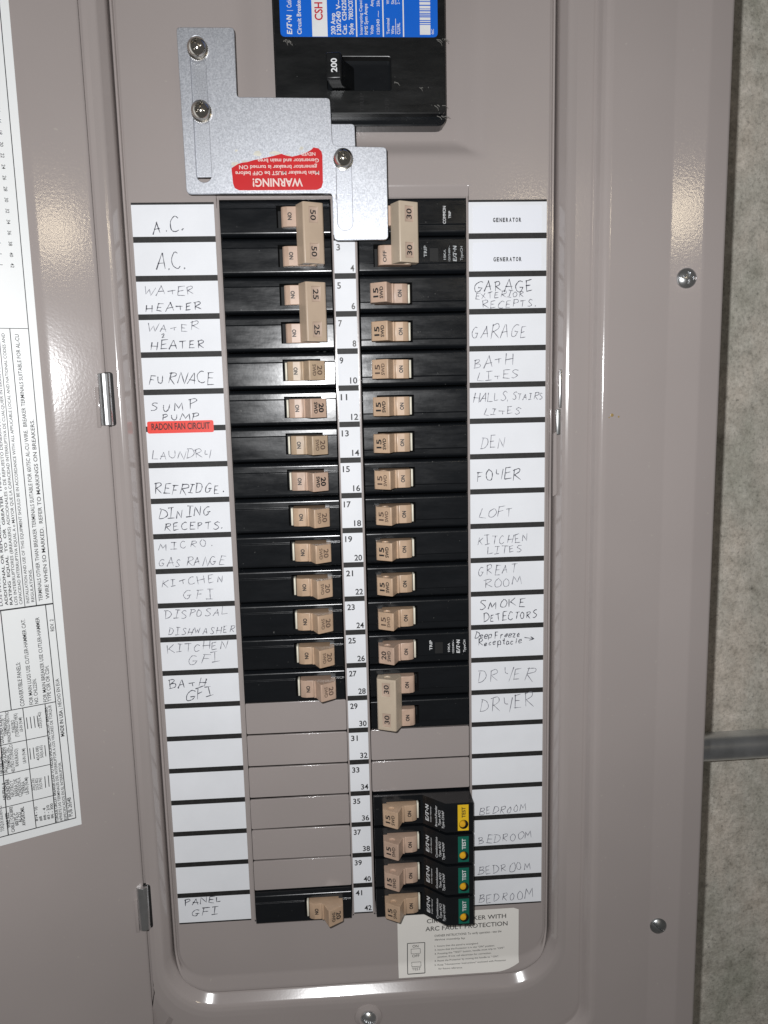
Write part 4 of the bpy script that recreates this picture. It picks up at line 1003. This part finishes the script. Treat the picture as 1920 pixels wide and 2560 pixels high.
def washer(x, y, d, parent, conv):
    mb = MB(); n_ = 72; vs = []
    for lev, r0 in ((0, 1), (1, 1)):
        for i in range(n_):
            a = 2 * math.pi * i / n_; r = 4.75 + (.3 if i % 2 else -.1); vs.append((x + r * math.cos(a), y + r * math.sin(a), d + lev * .9))
    for i in range(n_): a = 2 * math.pi * i / n_; vs.append((x + 3.6 * math.cos(a), y + 3.6 * math.sin(a), d + 1.15 + (.12 if i % 2 else 0)))
    fs = [(i, (i + 1) % n_, n_ + (i + 1) % n_, n_ + i) for i in range(n_)] + [(n_ + i, n_ + (i + 1) % n_, 2 * n_ + (i + 1) % n_, 2 * n_ + i) for i in range(n_)] + [tuple(range(2 * n_, 3 * n_))]
    mb.add(vs, fs); return part('serrated_washer', mb, 'nickel', parent, conv)
# fixed bracket behind, with the three guide screws that hold it to the dead front
brk = thing('interlock_bracket', 'plain silver backing bracket under the stepped interlock plate', 'bracket', (-30, -5, 0))
OB = lambda x, y, d: L(x + 30, y + 5, d)
b = MB(); b.prism(fillet([(-73.5, -72.5), (-58, -72.5), (-56, -33.5), (-31.5, -31.9), (7.1, -31.9), (7.5, 1.2), (-4.9, 1.2), (-5.6, -7.6), (-74.0, -7.6)], [1.5, 1.5, 1, 1, 1.8, 1, 1, 1, 1.5]), pd - 3.5, pd - 2.1)
bo_ = part('bracket_plate', b, 'alu', brk, OB, bevel=.25)
b = MB(); b.prism(fillet([(-4.6, -4), (6.8, -4), (6.8, 21.2), (-4.0, 21.2)], [0, 0, 1.5, 1.5]), pd - 3.3, pd - 2.2)
part('bracket_tongue', b, 'alu', brk, OB)
b = MB()
for x, y in ((-66.8, -66.3), (-66.5, -38.0), (1.2, -16.0)): b.lathe((x, y, 0), [(3.0, .0), (3.0, pd)], 16)
part('standoff', b, 'dullzinc', brk, OB)
for i, (px, py) in enumerate(((165, 205), (183, 498), (845, 720))):
    x, y = P('Z1', px, py, pd + 6.0)
    washer(x, y, pd + .06, brk, OB)
    nk = MB(); nk.lathe((x, y, pd + 1), [(3.0, 0), (3.2, 2.6), (4.4, 3.2)], 28); part('screw_neck', nk, 'nickel', brk, OB)
    screw(brk, 'screw', x, y, pd + 4.0, 4.5, 3.2, 'nickel', OB, rot=(.3, .65, .8)[i], dome=.92)

# ------------------------------------------------------------------ conduit on the wall
ct = thing('conduit', 'grey galvanised steel conduit running into the side of the panel along the concrete', 'conduit', (185, 338, WALL_D))
OCt = lambda x, y, d: L(x - 185, y - 338, d - WALL_D)
cyl = MB(); R_ = 9.9; cdp = WALL_D + R_ + 1
yl = lambda x: 352.6 - (x - 244) * .012
n_ = 36; N = 30
for k in range(N + 1):
    x = 178 + 420 * k / N
    for i in range(n_): a = 2 * math.pi * i / n_; cyl.v.append((x, yl(x) + R_ * math.cos(a), cdp + R_ * math.sin(a)))
cyl.f = [(k * n_ + i, k * n_ + (i + 1) % n_, (k + 1) * n_ + (i + 1) % n_, (k + 1) * n_ + i) for k in range(N) for i in range(n_)]
part('conduit_tube', cyl, 'conduit', ct, OCt, closed=False)
col_ = MB(); col_.lathe((178, yl(180), cdp), [(11.4, 0), (11.4, 7), (13.2, 7.2), (13.2, 10), (10.2, 10.4)], 30, 'x')
part('connector', col_, 'dullzinc', ct, OCt)
